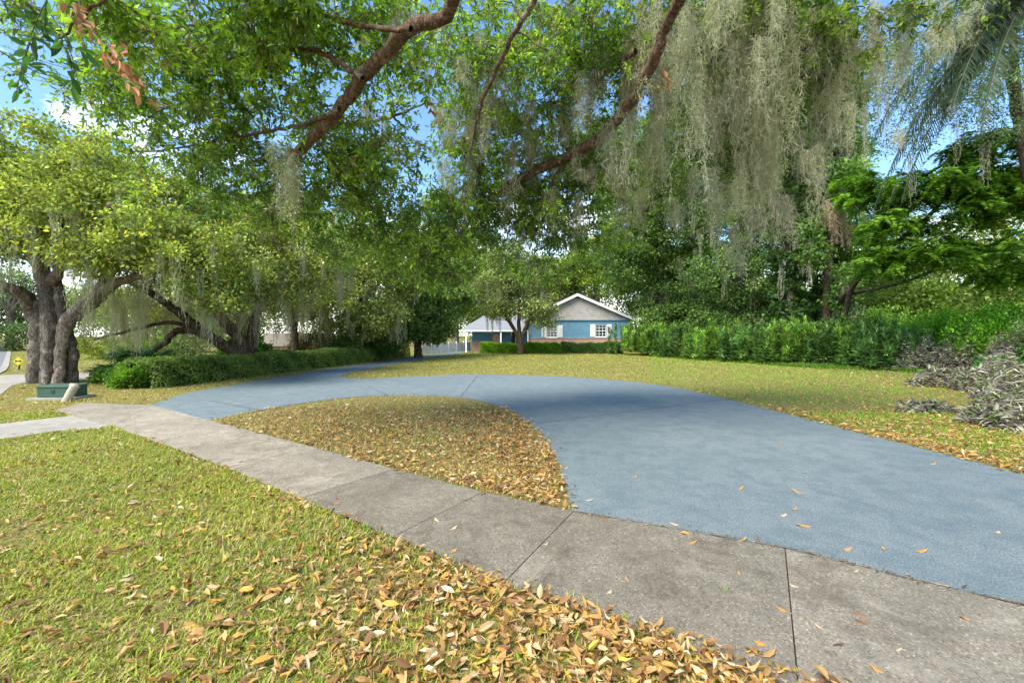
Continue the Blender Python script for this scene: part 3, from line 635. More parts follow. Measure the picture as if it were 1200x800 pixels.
# --- palm builder
def palm(name, label, base, top, r, fronds, flen, seed, dead=0, col0=(.03, .06, .02), col1=(.09, .14, .05), group=None, elev=(-.2, 1.1), azr=None, leaflet=.55, kinds='frond'):
    rs = R(seed); root = tag(empty(name, base), label, 'palm', group); b0 = np.array(base); top = np.array(top)
    ctrl = np.array([[*b0, r*1.25], [b0[0], b0[1], .6, r], [*(b0*.4+top*.6), r*.9], [*top, r*.85]], float)
    l = resample(ctrl, 24); l[:, 3] *= 1+.05*np.sin(np.arange(24)*2.2)
    link('trunk', tube_mesh('trunk', [np.c_[l[:, :3]-b0, l[:, 3]]], 12, .04, seed), M['bark_dark'], root)
    def frond(az, el, Ln, deadf):
        n = 16; t = np.linspace(0, 1, n); hd = np.array([math.cos(az), math.sin(az), 0])
        if deadf:
            sp_ = rs.uniform(.05, .75); p = top+hd*(r+.3*np.sin(t*PI*.7))[:, None]*1.0+hd*(t*sp_)[:, None]; p[:, 2] = top[2]-t**1.2*Ln*1.5+.1*np.sin(t*PI)-.05
        else:
            p = top+hd*(Ln*t*math.cos(el)*(1-.18*t))[:, None]; p[:, 2] = top[2]+Ln*(math.sin(el)*t-(.62+.3*math.cos(el))*t**2.1)
        rad = .022*(1-t)+.005
        rach = np.c_[p-b0, rad]
        m = 150 if deadf else 80; tt = np.linspace(.12, 1, m); pp = np.stack([np.interp(tt, t, p[:, k]) for k in range(3)], 1); tg = unit(np.gradient(pp, axis=0))
        side = unit(np.cross(tg, [0, 0, 1.])+1e-4)
        P_, D_, N_, L_, C_ = [], [], [], [], []
        for s in (-1, 1):
            P_.append(pp); dn = .9 if not deadf else 1.2
            D_.append(side*s*.75+tg*.5+np.array([0, 0, -dn])*rs.uniform(.5, 1.3, (m, 1))); N_.append(np.cross(tg, side*s)+rs.normal(0, .3+1.2*deadf, (m, 3)))
            if deadf: D_[-1] = np.array([0, 0, -1.])+rs.normal(0, .38, (m, 3))
            L_.append(leaflet*np.sin(np.clip(tt*.9+.12, 0, 1)*PI)**.5*(.75+.4*rs.rand(m)))
            base_c = np.array([.34, .27, .17])*rs.uniform(.6, 1.2) if deadf else np.array(col0)*(1-rs.rand())+np.array(col1)*rs.rand()
            C_.append(base_c*(.7+.6*rs.rand(m, 1)))
        return rach, (np.vstack(P_)-b0, np.vstack(D_), np.vstack(N_), np.concatenate(L_), np.vstack(C_))
    for i in range(fronds+dead):
        dd = i >= fronds
        az = rs.uniform(0, 2*PI) if azr is None or dd else rs.uniform(*azr)
        rch, lf = frond(az, rs.uniform(*elev), flen*(.8+.4*rs.rand()) if not dd else flen*rs.uniform(.45, .75), dd)
        fo = link('dead_frond' if dd else 'frond', leaves('frond', lf[0], lf[1], lf[2], lf[3], np.full(len(lf[3]), .016 if dd else .035), lf[4], 'blade'), M['dry' if dd else 'leaf_gloss'], root)
        link('rachis', tube_mesh('rachis', [rch], 4), M['twig'], fo)
    return root
Yp = 26.5
pb = P(968, 430, Yp); pt = P(972, 232, Yp)
palm('palm_tree', 'brown trunked palm with a skirt of hanging dead fronds and a leaning side branch', (pb[0], Yp, 0), pt, .25, 18, 2.9, 81, dead=34, col0=(.03, .07, .02), col1=(.10, .18, .04))
Yq = 12.5; qb = P(1240, 430, Yq); qt = P(1222, -2, Yq)
palm('palm_tree', 'tall feather palm whose dark fronds arch into the sky at the upper right', (qb[0], Yq, 0), qt, .17, 30, 4.2, 82, dead=0, col0=(.03, .06, .03), col1=(.08, .12, .06), leaflet=.75, azr=(PI*.45, PI*1.6), elev=(-.3, .7))
T('tall drooping dark leaved tree showing against the sky at the upper right', 1290, 430, 17, -60, .3,
  [B(1150, 60, 17, 60, 45, 2), B(1080, 30, 17, 55, 40, 2), B(1190, 120, 16, 50, 40, 2), B(1110, 110, 17.5, 60, 28, 1.6), B(1030, 90, 18, 45, 45, 1.6), B(1210, 20, 16, 70, 50, 2), B(1060, 160, 18, 35, 18, 1.2)],
  360, 75, name='evergreen_tree', cr=.55, per=85, L=.085, W=.03, c0=(.03, .07, .035), c1=(.14, .21, .10), moss=26, mlen=1.8, group=G2, bark='bark_dark', ms=16, mwd=.009, up=.2, lean=-2.5)
# --- feathery tree at right
Yf = 19.0
fb = P(985, 440, Yf+7)
limbs = [[(fb[0]+.1, Yf+7, -.1, .16), (fb[0]+.1, Yf+7, 1.2, .12), V4(1000, 330, Yf+5, 3), V4(1040, 292, Yf+2.5, 2.6), V4(1080, 262, Yf+.6, 2.4), V4(1120, 220, Yf, 1.8), V4(1170, 190, Yf-.6, 1)],
         [V4(985, 352, Yf+6.5, 3.2), V4(1012, 318, Yf+4, 2.4), V4(1050, 235, Yf+1, 2), V4(1110, 190, Yf+.2, 1.5), V4(1180, 150, Yf-.6, .9)],
         [V4(990, 345, Yf+6, 2.6), V4(1060, 330, Yf+3, 2), V4(1130, 300, Yf+.4, 1.8), V4(1200, 270, Yf-.2, 1)]]
rs = R(91)
root = tag(empty('feathery_tree', (fb[0]+.1, Yf+7, 0)), 'bright green feathery leaved tree reaching over the shrubs at the right', 'tree'); b0 = np.array(root.location)
L4 = [resample(np.array(l, float), 26) for l in limbs]
link('trunk', tube_mesh('trunk', [np.c_[l[:, :3]-b0, l[:, 3]] for l in L4], 7), M['bark_dark'], root)
blobs = [B(1150, 175, Yf-.5, 55, 16, 1.4), B(1100, 215, Yf, 65, 22, 1.5), B(1170, 235, Yf-.6, 50, 28, 1.4), B(1060, 262, Yf+.8, 60, 24, 1.3), B(1130, 290, Yf, 70, 22, 1.4), B(1040, 305, Yf+1.4, 45, 22, 1.2), B(1020, 225, Yf+1.5, 38, 32, 1.0), B(1215, 190, Yf-.5, 40, 60, 1.4), B(1180, 320, Yf, 45, 16, 1)]
att = blob_points(rs, blobs, 400, .2)
paths = grow(rs, np.vstack(L4), att, sag=.1)
link('branches', tube_mesh('branches', [np.c_[p[:, :3]-b0, p[:, 3]] for p in paths], 4), M['bark_dark'], root)
PP, DD, NN, LL, CC = [], [], [], [], []
for a in att:                                              # compound sprays, nearly flat, layered
    tint = rs.rand()
    for k in range(7):
        az = rs.uniform(0, 2*PI); hd = np.array([math.cos(az), math.sin(az), 0]); ln = rs.uniform(.5, .9); m = 15; t = np.linspace(.1, 1, m)
        p = a+hd*(t*ln)[:, None]; p[:, 2] += .25*rs.normal()*t-.6*t**2*ln+rs.normal(0, .1)
        sd = np.array([-hd[1], hd[0], 0])
        for s in (-1, 1):
            PP.append(p); DD.append(sd*s+hd*.45+rs.normal(0, .12, (m, 3))); NN.append(np.array([0, -.5, 1.])+rs.normal(0, .45, (m, 3))); LL.append(.19*np.sin(t*2.7+.3)+.03)
            CC.append((np.array([.04, .11, .014])*(1-tint)+np.array([.20, .38, .03])*tint)*(.6+.9*rs.rand(m, 1)**2))
PP = np.vstack(PP)-b0; LL = np.maximum(np.concatenate(LL), .03)
link('crown', leaves('crown', PP, np.vstack(DD), np.vstack(NN), LL, LL*.42, np.vstack(CC), 'diamond'), M['leaf'], root)

# ---------------------------------------------------------------- overhead oak (foreground canopy), trunk behind the viewer
print('canopy')
rs = R(101)
b0 = np.array([3.2, -4.2, 0.])
root = tag(empty('overhanging_oak', tuple(b0)), 'great mossy oak whose leafy limbs hang over the whole foreground from above', 'tree')
limbs = [
 [(3.2, -4.2, -.2, .62), (3.2, -4.2, .5, .5), (3.1, -4.0, 2.2, .42), (2.9, -3.6, 3.6, .36)],
 [(2.9, -3.6, 3.4, .26), (1.5, -1.0, 4.6, .19), (.3, 1.4, 4.6, .14), V4(532, -2, 4.2, 10), V4(482, 34, 4.6, 10), V4(425, 92, 5.2, 9.5), V4(398, 128, 5.5, 8), V4(352, 175, 6, 7), V4(340, 186, 6.3, 4), V4(325, 188, 6.8, 2)],
 [(3.0, -3.5, 3.5, .28), (3.0, -.6, 5.2, .2), (2.3, 2.2, 5.4, .17), V4(800, -4, 5.2, 8.5), V4(768, 66, 5.9, 8), V4(738, 120, 6.6, 7.5), V4(706, 158, 7.2, 7.5), V4(668, 183, 7.8, 7), V4(620, 204, 8.4, 6.5), V4(592, 222, 8.8, 6), V4(572, 240, 9.2, 3)],
 [(3.1, -3.4, 3.6, .22), (4.2, 0, 5.8, .16), (4.0, 3.5, 6.6, .12), V4(905, -5, 7.2, 5), V4(872, 25, 7.6, 5), V4(852, 60, 7.8, 4), V4(835, 110, 8, 2)],
 [V4(640, -20, 5.5, 4), V4(602, 40, 6, 3.6), V4(580, 85, 6.4, 3), V4(562, 130, 6.8, 2), V4(552, 175, 7.2, 1.2)],
 [V4(745, 60, 6.2, 4.2), V4(715, 80, 6.8, 3.4), V4(690, 105, 7.2, 3), V4(650, 120, 7.8, 2.2), V4(620, 140, 8.3, 1.4)],
 [V4(425, 92, 4.9, 4), V4(370, 60, 5.4, 3.4), V4(300, 62, 5.8, 2.6), V4(240, 72, 6.3, 1.6), V4(180, 60, 6.8, 1)],
 [V4(482, 34, 4.3, 4), V4(420, 30, 4.9, 3.2), V4(330, 10, 5.2, 2.4), V4(260, 25, 5.6, 1.8), V4(170, 40, 6, 1)],
 [V4(398, 128, 5.3, 3.6), V4(340, 150, 6, 2.6), V4(280, 160, 6.6, 2), V4(200, 175, 7.2, 1.2), V4(140, 178, 7.6, .8)],
 [V4(352, 175, 5.9, 3), V4(390, 150, 6.6, 2.4), V4(450, 140, 7.4, 2), V4(500, 120, 8, 1.2)],
 [V4(668, 183, 7.8, 4), V4(650, 210, 8.2, 3), V4(640, 245, 8.6, 2), V4(625, 280, 9, 1.2)],
 [(1.5, -1.0, 4.6, .12), (-.8, 1.2, 4.5, .08), V4(250, -30, 3.6, 5), V4(150, -12, 3.7, 3), V4(95, 20, 3.8, 2), V4(60, 60, 3.9, 1.2)],
]
L4 = [resample(np.array(l, float), max(10, len(l)*6)) for l in limbs]
for l in L4[1:]: l[:, 3] *= .84
for l in L4: l[1:, :3] += rs.normal(0, .009, (len(l)-1, 3))
link('trunk', tube_mesh('trunk', [np.c_[l[:, :3]-b0, l[:, 3]] for l in L4], 12, .03, 3), M['bark_red'], root)
def Bc(x, y, Y, rx, ry, dp, w): c = P(x, y, Y); return (c, np.array([rx/F*Y, dp, ry/F*Y]), w)
cb = [Bc(130, 90, 6.5, 70, 60, 1.2, 18), Bc(220, 60, 6, 90, 60, 1.4, 32), Bc(320, 70, 6, 80, 70, 1.4, 28), Bc(250, 160, 7, 100, 50, 1.4, 36), Bc(340, 220, 7.5, 70, 50, 1.3, 26),
      Bc(420, 190, 7, 75, 60, 1.4, 44), Bc(450, 60, 6, 60, 60, 1.4, 24), Bc(480, 260, 8, 80, 40, 1.4, 32), Bc(500, 310, 8.5, 50, 26, 1.0, 16), Bc(560, 190, 8.5, 60, 60, 1.4, 22),
      Bc(560, 60, 7, 60, 60, 1.5, 16), Bc(660, 60, 7, 60, 60, 1.4, 34), Bc(700, 190, 8.5, 55, 50, 1.3, 30), Bc(650, 245, 9, 55, 45, 1.3, 34), Bc(740, 60, 7, 60, 55, 1.3, 32),
      Bc(800, 60, 7.5, 50, 50, 1.4, 22), Bc(870, 100, 8.5, 60, 60, 1.3, 26), Bc(960, 50, 8, 60, 50, 1.3, 22), Bc(880, 20, 7.5, 80, 30, 1.4, 22), Bc(30, 15, 5.2, 40, 20, .5, 3), Bc(130, 10, 4.4, 60, 22, .7, 12), Bc(330, 0, 5, 130, 30, 1, 30), Bc(1090, 5, 7.5, 90, 24, 1.2, 10), Bc(420, 270, 8.5, 60, 40, 1.2, 14), Bc(560, 270, 9, 60, 40, 1.2, 24), Bc(250, 230, 8, 60, 40, 1.2, 10), Bc(600, 120, 8, 60, 50, 1.4, 12), Bc(700, 270, 10, 50, 40, 1.2, 18), Bc(780, 200, 10, 50, 60, 1.2, 16), Bc(900, 200, 10, 60, 60, 1.2, 14), Bc(640, 310, 11, 50, 26, 1, 10), Bc(830, 120, 8.6, 50, 60, 1.2, 16), Bc(900, 60, 8.4, 60, 50, 1.2, 16), Bc(860, 190, 9.4, 60, 40, 1.2, 14), Bc(950, 120, 9, 40, 60, 1.2, 12), Bc(540, 70, 8, 50, 60, 1.4, 15), Bc(600, 40, 8, 50, 50, 1.4, 13), Bc(560, 150, 8.5, 50, 50, 1.4, 18), Bc(610, 225, 9.5, 50, 55, 1.2, 24), Bc(540, 240, 9, 50, 40, 1.2, 18), Bc(660, 160, 9, 50, 40, 1.2, 16)]
att = []; 
for c, r, w in cb:
    d = unit(rs.normal(0, 1, (int(w*2.9), 3))); att.append(c+d*r*(rs.rand(int(w*2.9), 1)**.5))
att = np.vstack(att)
paths = grow(rs, np.vstack([l for l in L4[1:]]), att, tip=.004, maxr=.03, jit=.09, step=.22)
tw = []; PP, DD, NN, LL, CC = [], [], [], [], []
for a in att:
    tint = rs.rand(); out = unit(rs.normal(0, 1, 3)*np.array([1, 1, .5]))
    for k in range(rs.randint(5, 9)):
        dr = unit(out*.6+rs.normal(0, .8, 3)*np.array([1, 1, .6])-np.array([0, 0, .25])); ln = rs.uniform(.18, .42); n = 5; t = np.linspace(0, 1, n)[:, None]
        p = a+dr*t*ln; p[:, 2] -= (t[:, 0]**2)*.06
        tw.append(np.c_[p-b0, np.linspace(.0035, .0018, n)])
        m = rs.randint(7, 12); tt = np.sort(rs.uniform(.15, 1, m)); q = a+dr*(tt*ln)[:, None]; q[:, 2] -= tt**2*.06
        az = np.arange(m)*2.4+rs.rand()*6; u = unit(np.cross(dr, [.1, .2, 1.])); v = np.cross(dr, u)
        d = dr*.75+u*np.cos(az)[:, None]*.8+v*np.sin(az)[:, None]*.8
        PP.append(q); DD.append(d); NN.append(np.array([0, 0, .8])+rs.normal(0, .45, (m, 3))); LL.append(.088*(.5+.75*rs.rand(m)))
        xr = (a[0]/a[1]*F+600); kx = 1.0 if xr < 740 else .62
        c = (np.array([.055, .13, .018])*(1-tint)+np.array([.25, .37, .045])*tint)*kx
        if rs.rand() < .10: c = np.array([.20, .20, .10])*rs.uniform(.7, 1.2)
        CC.append(c*np.clip(np.exp(rs.normal(0, .38, (m, 1))), .35, 2.2))
link('branches', tube_mesh('branches', [np.c_[p[:, :3]-b0, p[:, 3]] for p in paths], 5), M['twig'], root)
link('twigs', tube_mesh('twigs', tw, 3), M['twig'], root)
LL = np.concatenate(LL)
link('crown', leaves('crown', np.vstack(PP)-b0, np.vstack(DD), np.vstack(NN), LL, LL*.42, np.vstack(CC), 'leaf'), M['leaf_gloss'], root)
print('canopy leaves', len(LL))
PP, DD = [], []; tw2 = []
for (x0, y0, x1, y1, Y) in ((60, -10, 30, 60, 3.0), (70, 30, 85, 100, 3.1), (10, -5, 55, 40, 3.0), (20, 40, 100, 60, 3.1), (0, 60, 60, 90, 3.2), (35, 50, 20, 105, 3.1)):
    A = P(x0, y0, Y); Bq = P(x1, y1, Y+.2); tw2.append(np.c_[resample(np.array([A, (A+Bq)/2+rs.normal(0, .02, 3), Bq]), 8)-b0, np.linspace(.005, .002, 8)])
    m = 11; tt = np.linspace(.15, 1, m)[:, None]; PP.append(A*(1-tt)+Bq*tt); DD.append(unit(Bq-A)*.8+rs.normal(0, .6, (m, 3)))
PP = np.vstack(PP); DD = np.vstack(DD); n = len(PP)
link('twigs', tube_mesh('twigs', tw2, 4), M['twig'], root)
link('leaf_spray', leaves('leaf_spray', PP-b0, DD, rs.normal(0, .7, (n, 3))+[0, -.3, .6], .115*(.7+.5*rs.rand(n)), .042*(.8+.4*rs.rand(n)), np.array([.04, .10, .03])*(.6+1.0*rs.rand(n, 1)), 'leaf'), M['leaf_gloss'], root)
# withered brown leaf sprays
for (x0, y0, x1, y1, Y, n) in ((75, -5, 170, 110, 3.7, 60), (500, 118, 510, 135, 6.5, 12), (775, 85, 780, 100, 6, 8)):
    A = P(x0, y0, Y); Bq = P(x1, y1, Y); t = rs.rand(n)[:, None]; q = A*(1-t)+Bq*t+rs.normal(0, .035, (n, 3))
    d = unit(Bq-A)+rs.normal(0, .5, (n, 3))-np.array([0, 0, .4])
    c = np.array([.34, .16, .07])*(.6+.9*rs.rand(n, 1))
    so = link('withered_spray', leaves('withered_spray', q-b0, d, rs.normal(0, 1, (n, 3)), .12*(.6+.6*rs.rand(n)), .045*(.7+.6*rs.rand(n)), c, 'leaf'), M['dry'], root)
    so['label'] = 'curled reddish brown dead leaves on the twig'
# moss festoons of overhead oak: (x, ytop, Y, lenpx, widthpx)
mlist = [(338, 178, 6.0, 85, 22), (342, 180, 6.05, 95, 14), (334, 176, 6.1, 70, 14), (575, 110, 7.5, 90, 34), (600, 150, 8, 90, 40), (620, 130, 8, 80, 30), (555, 150, 8, 80, 26), (705, 60, 6.8, 120, 30), (735, 20, 6.5, 110, 36),
         (705, 165, 7.4, 85, 26), (695, 190, 7.6, 60, 16), (640, 205, 8.2, 60, 14), (590, 222, 8.8, 40, 12), (780, -10, 6.0, 150, 50), (800, 20, 6.5, 200, 44), (815, 60, 7, 170, 40), (770, 100, 7, 130, 34), (785, 160, 7.4, 140, 26),
         (835, 0, 7.2, 160, 48), (860, -5, 7.6, 190, 60), (890, 10, 7.8, 200, 60), (875, 80, 7.9, 190, 50), (905, 90, 8, 180, 44), (920, -5, 8, 190, 60), (945, 20, 8.2, 200, 50), (960, -10, 8, 150, 50),
         (895, 150, 8, 150, 44), (915, 140, 8.2, 170, 40), (860, 190, 8, 110, 34), (930, 120, 8.4, 170, 36), (955, 110, 8.6, 150, 30), (975, 90, 8.8, 150, 26), (940, 190, 8.6, 130, 26), (1010, -5, 8, 130, 34), (1020, 30, 8, 90, 24), (1052, 0, 8, 120, 18), (985, 0, 8, 160, 40), (845, 110, 8, 120, 36), (750, 10, 6.8, 150, 40), (760, 150, 7.6, 110, 22), (820, 190, 8, 110, 24), (680, -5, 6.6, 90, 30), (655, 20, 7, 90, 26), (540, 130, 7.8, 60, 26), (880, 200, 8.4, 100, 30), (905, 215, 8.4, 90, 30), (1060, 40, 8.2, 80, 16), (1110, -5, 8, 60, 30), (1150, -10, 8, 55, 30), (470, 5, 5, 40, 18), (540, 60, 7, 60, 30), (565, 30, 7, 70, 30), (600, 90, 7.4, 80, 34), (640, 120, 8, 90, 34), (660, 90, 7.6, 90, 30), (680, 60, 7, 110, 28), (520, 120, 8, 60, 30), (660, 160, 8.4, 60, 20), (715, 110, 7, 120, 34), (500, 60, 6.6, 40, 22), (420, 30, 6, 30, 18), (1000, 110, 10, 80, 20), (1050, 150, 11, 50, 14), (800, -20, 6.2, 120, 60), (840, -20, 6.6, 120, 60), (880, -15, 7, 130, 60), (920, -20, 7, 140, 60), (860, 30, 7.2, 120, 50), (900, 40, 7.4, 130, 50), (940, 50, 7.6, 120, 50), (960, 10, 7.6, 140, 40), (760, 40, 6.6, 100, 36), (380, 40, 6, 40, 20), (440, 110, 7, 50, 26), (300, 110, 7, 40, 20), (380, 160, 7.5, 40, 20), (260, 60, 6.4, 30, 16), (180, 110, 7, 35, 16), (520, 190, 8.5, 60, 24), (610, 200, 9, 70, 22), (560, 210, 9, 60, 26), (640, 170, 8.6, 80, 26), (585, 60, 7.6, 60, 22), (535, 170, 8.6, 60, 22), (500, 220, 9, 50, 18), (670, 230, 9, 60, 20), (620, 270, 9.6, 50, 16), (480, 160, 8, 60, 22), (230, 120, 7, 35, 22), (610, 250, 9, 50, 18), (725, 200, 8.5, 90, 20), (745, 215, 9, 80, 18), (870, 250, 8.6, 70, 18), (800, 230, 8.4, 70, 16)]
for (x, y, Y, lp, wp) in mlist:
    y = y+rs.uniform(-6, 6); q = P(x, y, Y)-b0; s = Y/F
    if 775 < x < 985 and rs.rand() < .42: continue
    A = []; nsub = max(2, int(wp/8))
    for k in range(nsub):
        u_ = rs.normal(0, .42); o = np.array([u_*wp*s, rs.normal(0, .5)*wp*s, rs.uniform(-.35, .05)*lp*s])
        A += moss_arrays(rs, q+o, lp*s*rs.uniform(.35, 1.05)*math.exp(-u_*u_*.9), rs.uniform(6, 13)*s, 15, wd=.0052, curls=2.7, step=.07)
    link('spanish_moss', moss_mesh('spanish_moss', A, rs, 1.0+.15*rs.rand()), M['moss'], root)

# ---------------------------------------------------------------- shrubs, hedge, beds
def shrub(name, label, cat, cx, cy, rx, ry, h, n, L, W, c0, c1, seed, group=None, mat='leaf', shape='ball', up=.3, stems=10, erect=.5, tpl='diamond', flowers=0, fcol=(.75, .72, .68), z0=0):
    rs = R(seed); root = tag(empty(name, (cx, cy, 0)), label, cat, group)
    u = unit(rs.normal(0, 1, (n, 3))); rr = (.55+.45*rs.rand(n)**.5); 
    lump = 1+.13*np.sin(u[:, 0]*5+seed)+.13*np.sin(u[:, 1]*6+seed*2)+.1*np.sin(u[:, 2]*7+seed)
    p = u*rr[:, None]*lump[:, None]*np.array([rx, ry, h*.55]); p[:, 2] += h*.5; p = p[p[:, 2] > .03]; n = len(p); u = u[:n]
    if shape == 'row':
        ns = 75; sx_ = rs.normal(0, .55, ns)*rx; sy_ = (rs.rand(ns)*2-1)*ry; sh_ = h*rs.uniform(.62, 1.12, ns)*(1-.25*np.abs(sy_/ry)); k_ = rs.randint(0, ns, n)
        la = rs.rand(n)*2*PI; lz = 1-.85*rs.rand(n)**1.25; rad_ = np.stack([np.cos(la), np.sin(la), np.zeros(n)], 1)
        lean_ = rs.normal(0, .12, (ns, 2)); p = np.stack([sx_[k_]+lean_[k_, 0]*lz, sy_[k_]+lean_[k_, 1]*lz, sh_[k_]*lz], 1)+rad_*.03
    if shape == 'box': 
        p = np.stack([(rs.rand(n)*2-1)*rx, (rs.rand(n)*2-1)*ry, rs.rand(n)*h], 1)
        p[:, 2] = h*(1-.55*rs.rand(n)**2.2)*(1+.07*np.sin(p[:, 0]*4+seed))-0*p[:, 2]; k = rs.rand(n) < .5
        p[k, 1] = np.sign(rs.rand(k.sum())-.5)*ry*(.82+.2*rs.rand(k.sum())); p[k, 2] = rs.rand(k.sum())*h
    if shape == 'ball':
        nc = 26; cu = unit(rs.normal(0, 1, (nc, 3))); cc_ = cu*np.array([rx, ry, h*.5])*rs.uniform(.35, .95, (nc, 1)); cc_[:, 2] = np.maximum(cc_[:, 2]+h*.48, .15)
        ci = rs.randint(0, nc, n); rr_ = (rs.uniform(.22, .46, nc)*min(rx, h))[ci]; e_ = unit(rs.normal(0, 1, (n, 3)))
        p = cc_[ci]+e_*(rr_*(.3+.7*rs.rand(n)**.5))[:, None]*(1+.5*(rs.rand(n, 1) < .08)); p[:, 2] = np.abs(p[:, 2])+.02
    d = unit(p-np.array([0, 0, h*.3]))*.7+rs.normal(0, .6, (n, 3))+np.array([0, 0, erect])
    nrm = rs.normal(0, .6, (n, 3))+np.array([0, -.2, up])
    if shape == 'row': d = rad_*(.9-.35*lz[:, None])+np.array([0, 0, .15])+np.array([0, 0, .75])*lz[:, None]**2+rs.normal(0, .2, (n, 3)); nrm = rs.normal(0, .25, (n, 3))+np.array([0, 0, 1.])-rad_*.3
    t = np.clip(.5*rs.rand(n)+.25+.35*np.sin(p[:, 0]*5+seed)*np.sin(p[:, 2]*6+p[:, 1]*4), 0, 1)[:, None]
    c = (np.array(c0)*(1-t)+np.array(c1)*t)*np.clip(np.exp(rs.normal(0, .4, (n, 1))), .35, 2.1)
    LL = L*(.6+.75*rs.rand(n)); WW = W*(.7+.6*rs.rand(n))
    if shape == 'row': c = c*rs.uniform(.6, 1.3, ns)[k_][:, None]
    link('foliage', leaves('foliage', p, d, nrm, LL, WW, c, tpl), M[mat], root)
    st = []
    for k in range(stems):
        a = rs.rand()*2*PI; q = rs.rand()*.6; e = np.array([math.cos(a)*rx*q, math.sin(a)*ry*q, h*rs.uniform(.55, .9)])
        s0 = np.array([e[0]*.35, e[1]*.35, -.03]); st.append(np.c_[resample(np.array([s0, (s0+e)/2+rs.normal(0, .04, 3), e]), 6), np.linspace(.014, .005, 6)])
    link('stems', tube_mesh('stems', st, 4), M['bark_dark'], root)
    if flowers:
        k = rs.choice(len(p), flowers, replace=False); q = p[k]*np.array([1.04, 1.04, 1.03]); nd = rs.normal(0, 1, (flowers, 3))
        link('blossoms', leaves('blossoms', q, nd, rs.normal(0, 1, (flowers, 3)), .15, .09, np.array(fcol)*(.7+.35*rs.rand(flowers, 1)), 'leaf'), M['grass'], root)
    return root
# long trimmed hedge, one thing
print('beds')
def hedge(name, label, ctrl, h, w, n, L, W, c0, c1, seed, group=None):
    rs = R(seed); ctrl = np.array(ctrl, float); root = tag(empty(name, (*ctrl[0], 0)), label, 'hedge', group)
    c = resample(ctrl, 80); seg = np.r_[0, np.cumsum(np.hypot(*np.diff(c, axis=0).T))]
    s = rs.rand(n)*seg[-1]; X = np.interp(s, seg, c[:, 0]); Yv = np.interp(s, seg, c[:, 1])
    tg = unit(np.gradient(c, axis=0)); tx = np.interp(s, seg, tg[:, 0]); ty = np.interp(s, seg, tg[:, 1])
    hh = h*(1+.06*np.sin(s*1.3+seed)+.05*np.sin(s*3.1)+.04*np.sin(s*7.7)); ww = w*(1+.1*np.sin(s*2.1)+.08*np.sin(s*5.3))
    face = rs.rand(n); off = np.where(face < .4, 1.0, np.where(face < .6, -1.0, rs.uniform(-1, 1, n)))*ww*.5
    z = np.where(face < .6, rs.rand(n)*hh, hh*(1-.16*rs.rand(n)**1.5)); off = off*(1-.18*(z/h)**3)+rs.normal(0, .04, n)
    p = np.stack([X-ty*off, Yv+tx*off, z+rs.normal(0, .025, n)], 1)
    d = rs.normal(0, .6, (n, 3))+np.array([0, 0, .5]); outv = np.stack([-ty*np.sign(off), tx*np.sign(off), np.zeros(n)], 1); d += outv*.5
    t = np.clip(rs.rand(n)*.6+.25+.3*np.sin(s*4.2+z*6)*np.sin(s*1.7), 0, 1)[:, None]
    col = (np.array(c0)*(1-t)+np.array(c1)*t)*(.7+.6*rs.rand(n, 1))
    b0 = np.array(root.location)
    link('foliage', leaves('foliage', p-b0, d, rs.normal(0, .6, (n, 3))+np.array([0, 0, .4])+outv*.3, L*(.6+.7*rs.rand(n)), W*(.7+.6*rs.rand(n)), col, 'diamond'), M['leaf'], root)
    st = []
    for q in np.arange(.2, seg[-1], .3):
        x = np.interp(q, seg, c[:, 0]); y = np.interp(q, seg, c[:, 1]); e = rs.normal(0, .12, 2)
        st.append(np.c_[np.array([[x, y, -.02], [x+e[0]*.5, y+e[1]*.5, h*.4], [x+e[0], y+e[1], h*.85]])-b0, [.018, .012, .006]])
    link('stems', tube_mesh('stems', st, 4), M['bark_dark'], root)
    # dense inner body of the hedge (twiggy heart), irregular
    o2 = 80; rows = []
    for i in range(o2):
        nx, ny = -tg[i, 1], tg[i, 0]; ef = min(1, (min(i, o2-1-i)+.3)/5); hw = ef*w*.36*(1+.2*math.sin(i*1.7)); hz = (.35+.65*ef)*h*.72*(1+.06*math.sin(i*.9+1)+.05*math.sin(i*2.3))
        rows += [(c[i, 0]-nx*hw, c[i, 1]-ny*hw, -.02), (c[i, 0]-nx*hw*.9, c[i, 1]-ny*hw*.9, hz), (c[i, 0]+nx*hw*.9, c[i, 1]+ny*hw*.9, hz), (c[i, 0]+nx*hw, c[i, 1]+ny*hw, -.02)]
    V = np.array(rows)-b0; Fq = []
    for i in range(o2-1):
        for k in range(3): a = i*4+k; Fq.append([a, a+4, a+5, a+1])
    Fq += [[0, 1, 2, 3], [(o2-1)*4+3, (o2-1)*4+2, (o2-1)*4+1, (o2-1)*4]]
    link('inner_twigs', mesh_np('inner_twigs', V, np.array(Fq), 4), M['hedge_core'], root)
    return root
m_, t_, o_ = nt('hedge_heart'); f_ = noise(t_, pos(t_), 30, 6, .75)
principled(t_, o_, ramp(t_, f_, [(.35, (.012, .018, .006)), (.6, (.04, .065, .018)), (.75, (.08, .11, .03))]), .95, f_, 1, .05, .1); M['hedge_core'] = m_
hedge('hedge', 'long clipped green hedge running from the oak along the left of the driveway', [G(140, 458)+[0, .6], G(230, 448)+[-.1, .6], G(330, 436)+[-.2, .7], G(410, 426.5)+[-.3, .8], G(478, 418.5)+[-.5, .8]], .8, 1.0, 80000, .085, .05, (.05, .10, .03), (.25, .34, .09), 201)
hedge('hedge', 'bright lime green low hedge in front of the carport and brick wall', [(P(563, 410, 41)[0], 41.5), (P(600, 410, 41)[0], 41.3), (P(657, 410, 41)[0], 41.2)], .82, 1.3, 26000, .15, .08, (.07, .18, .01), (.24, .42, .03), 202)
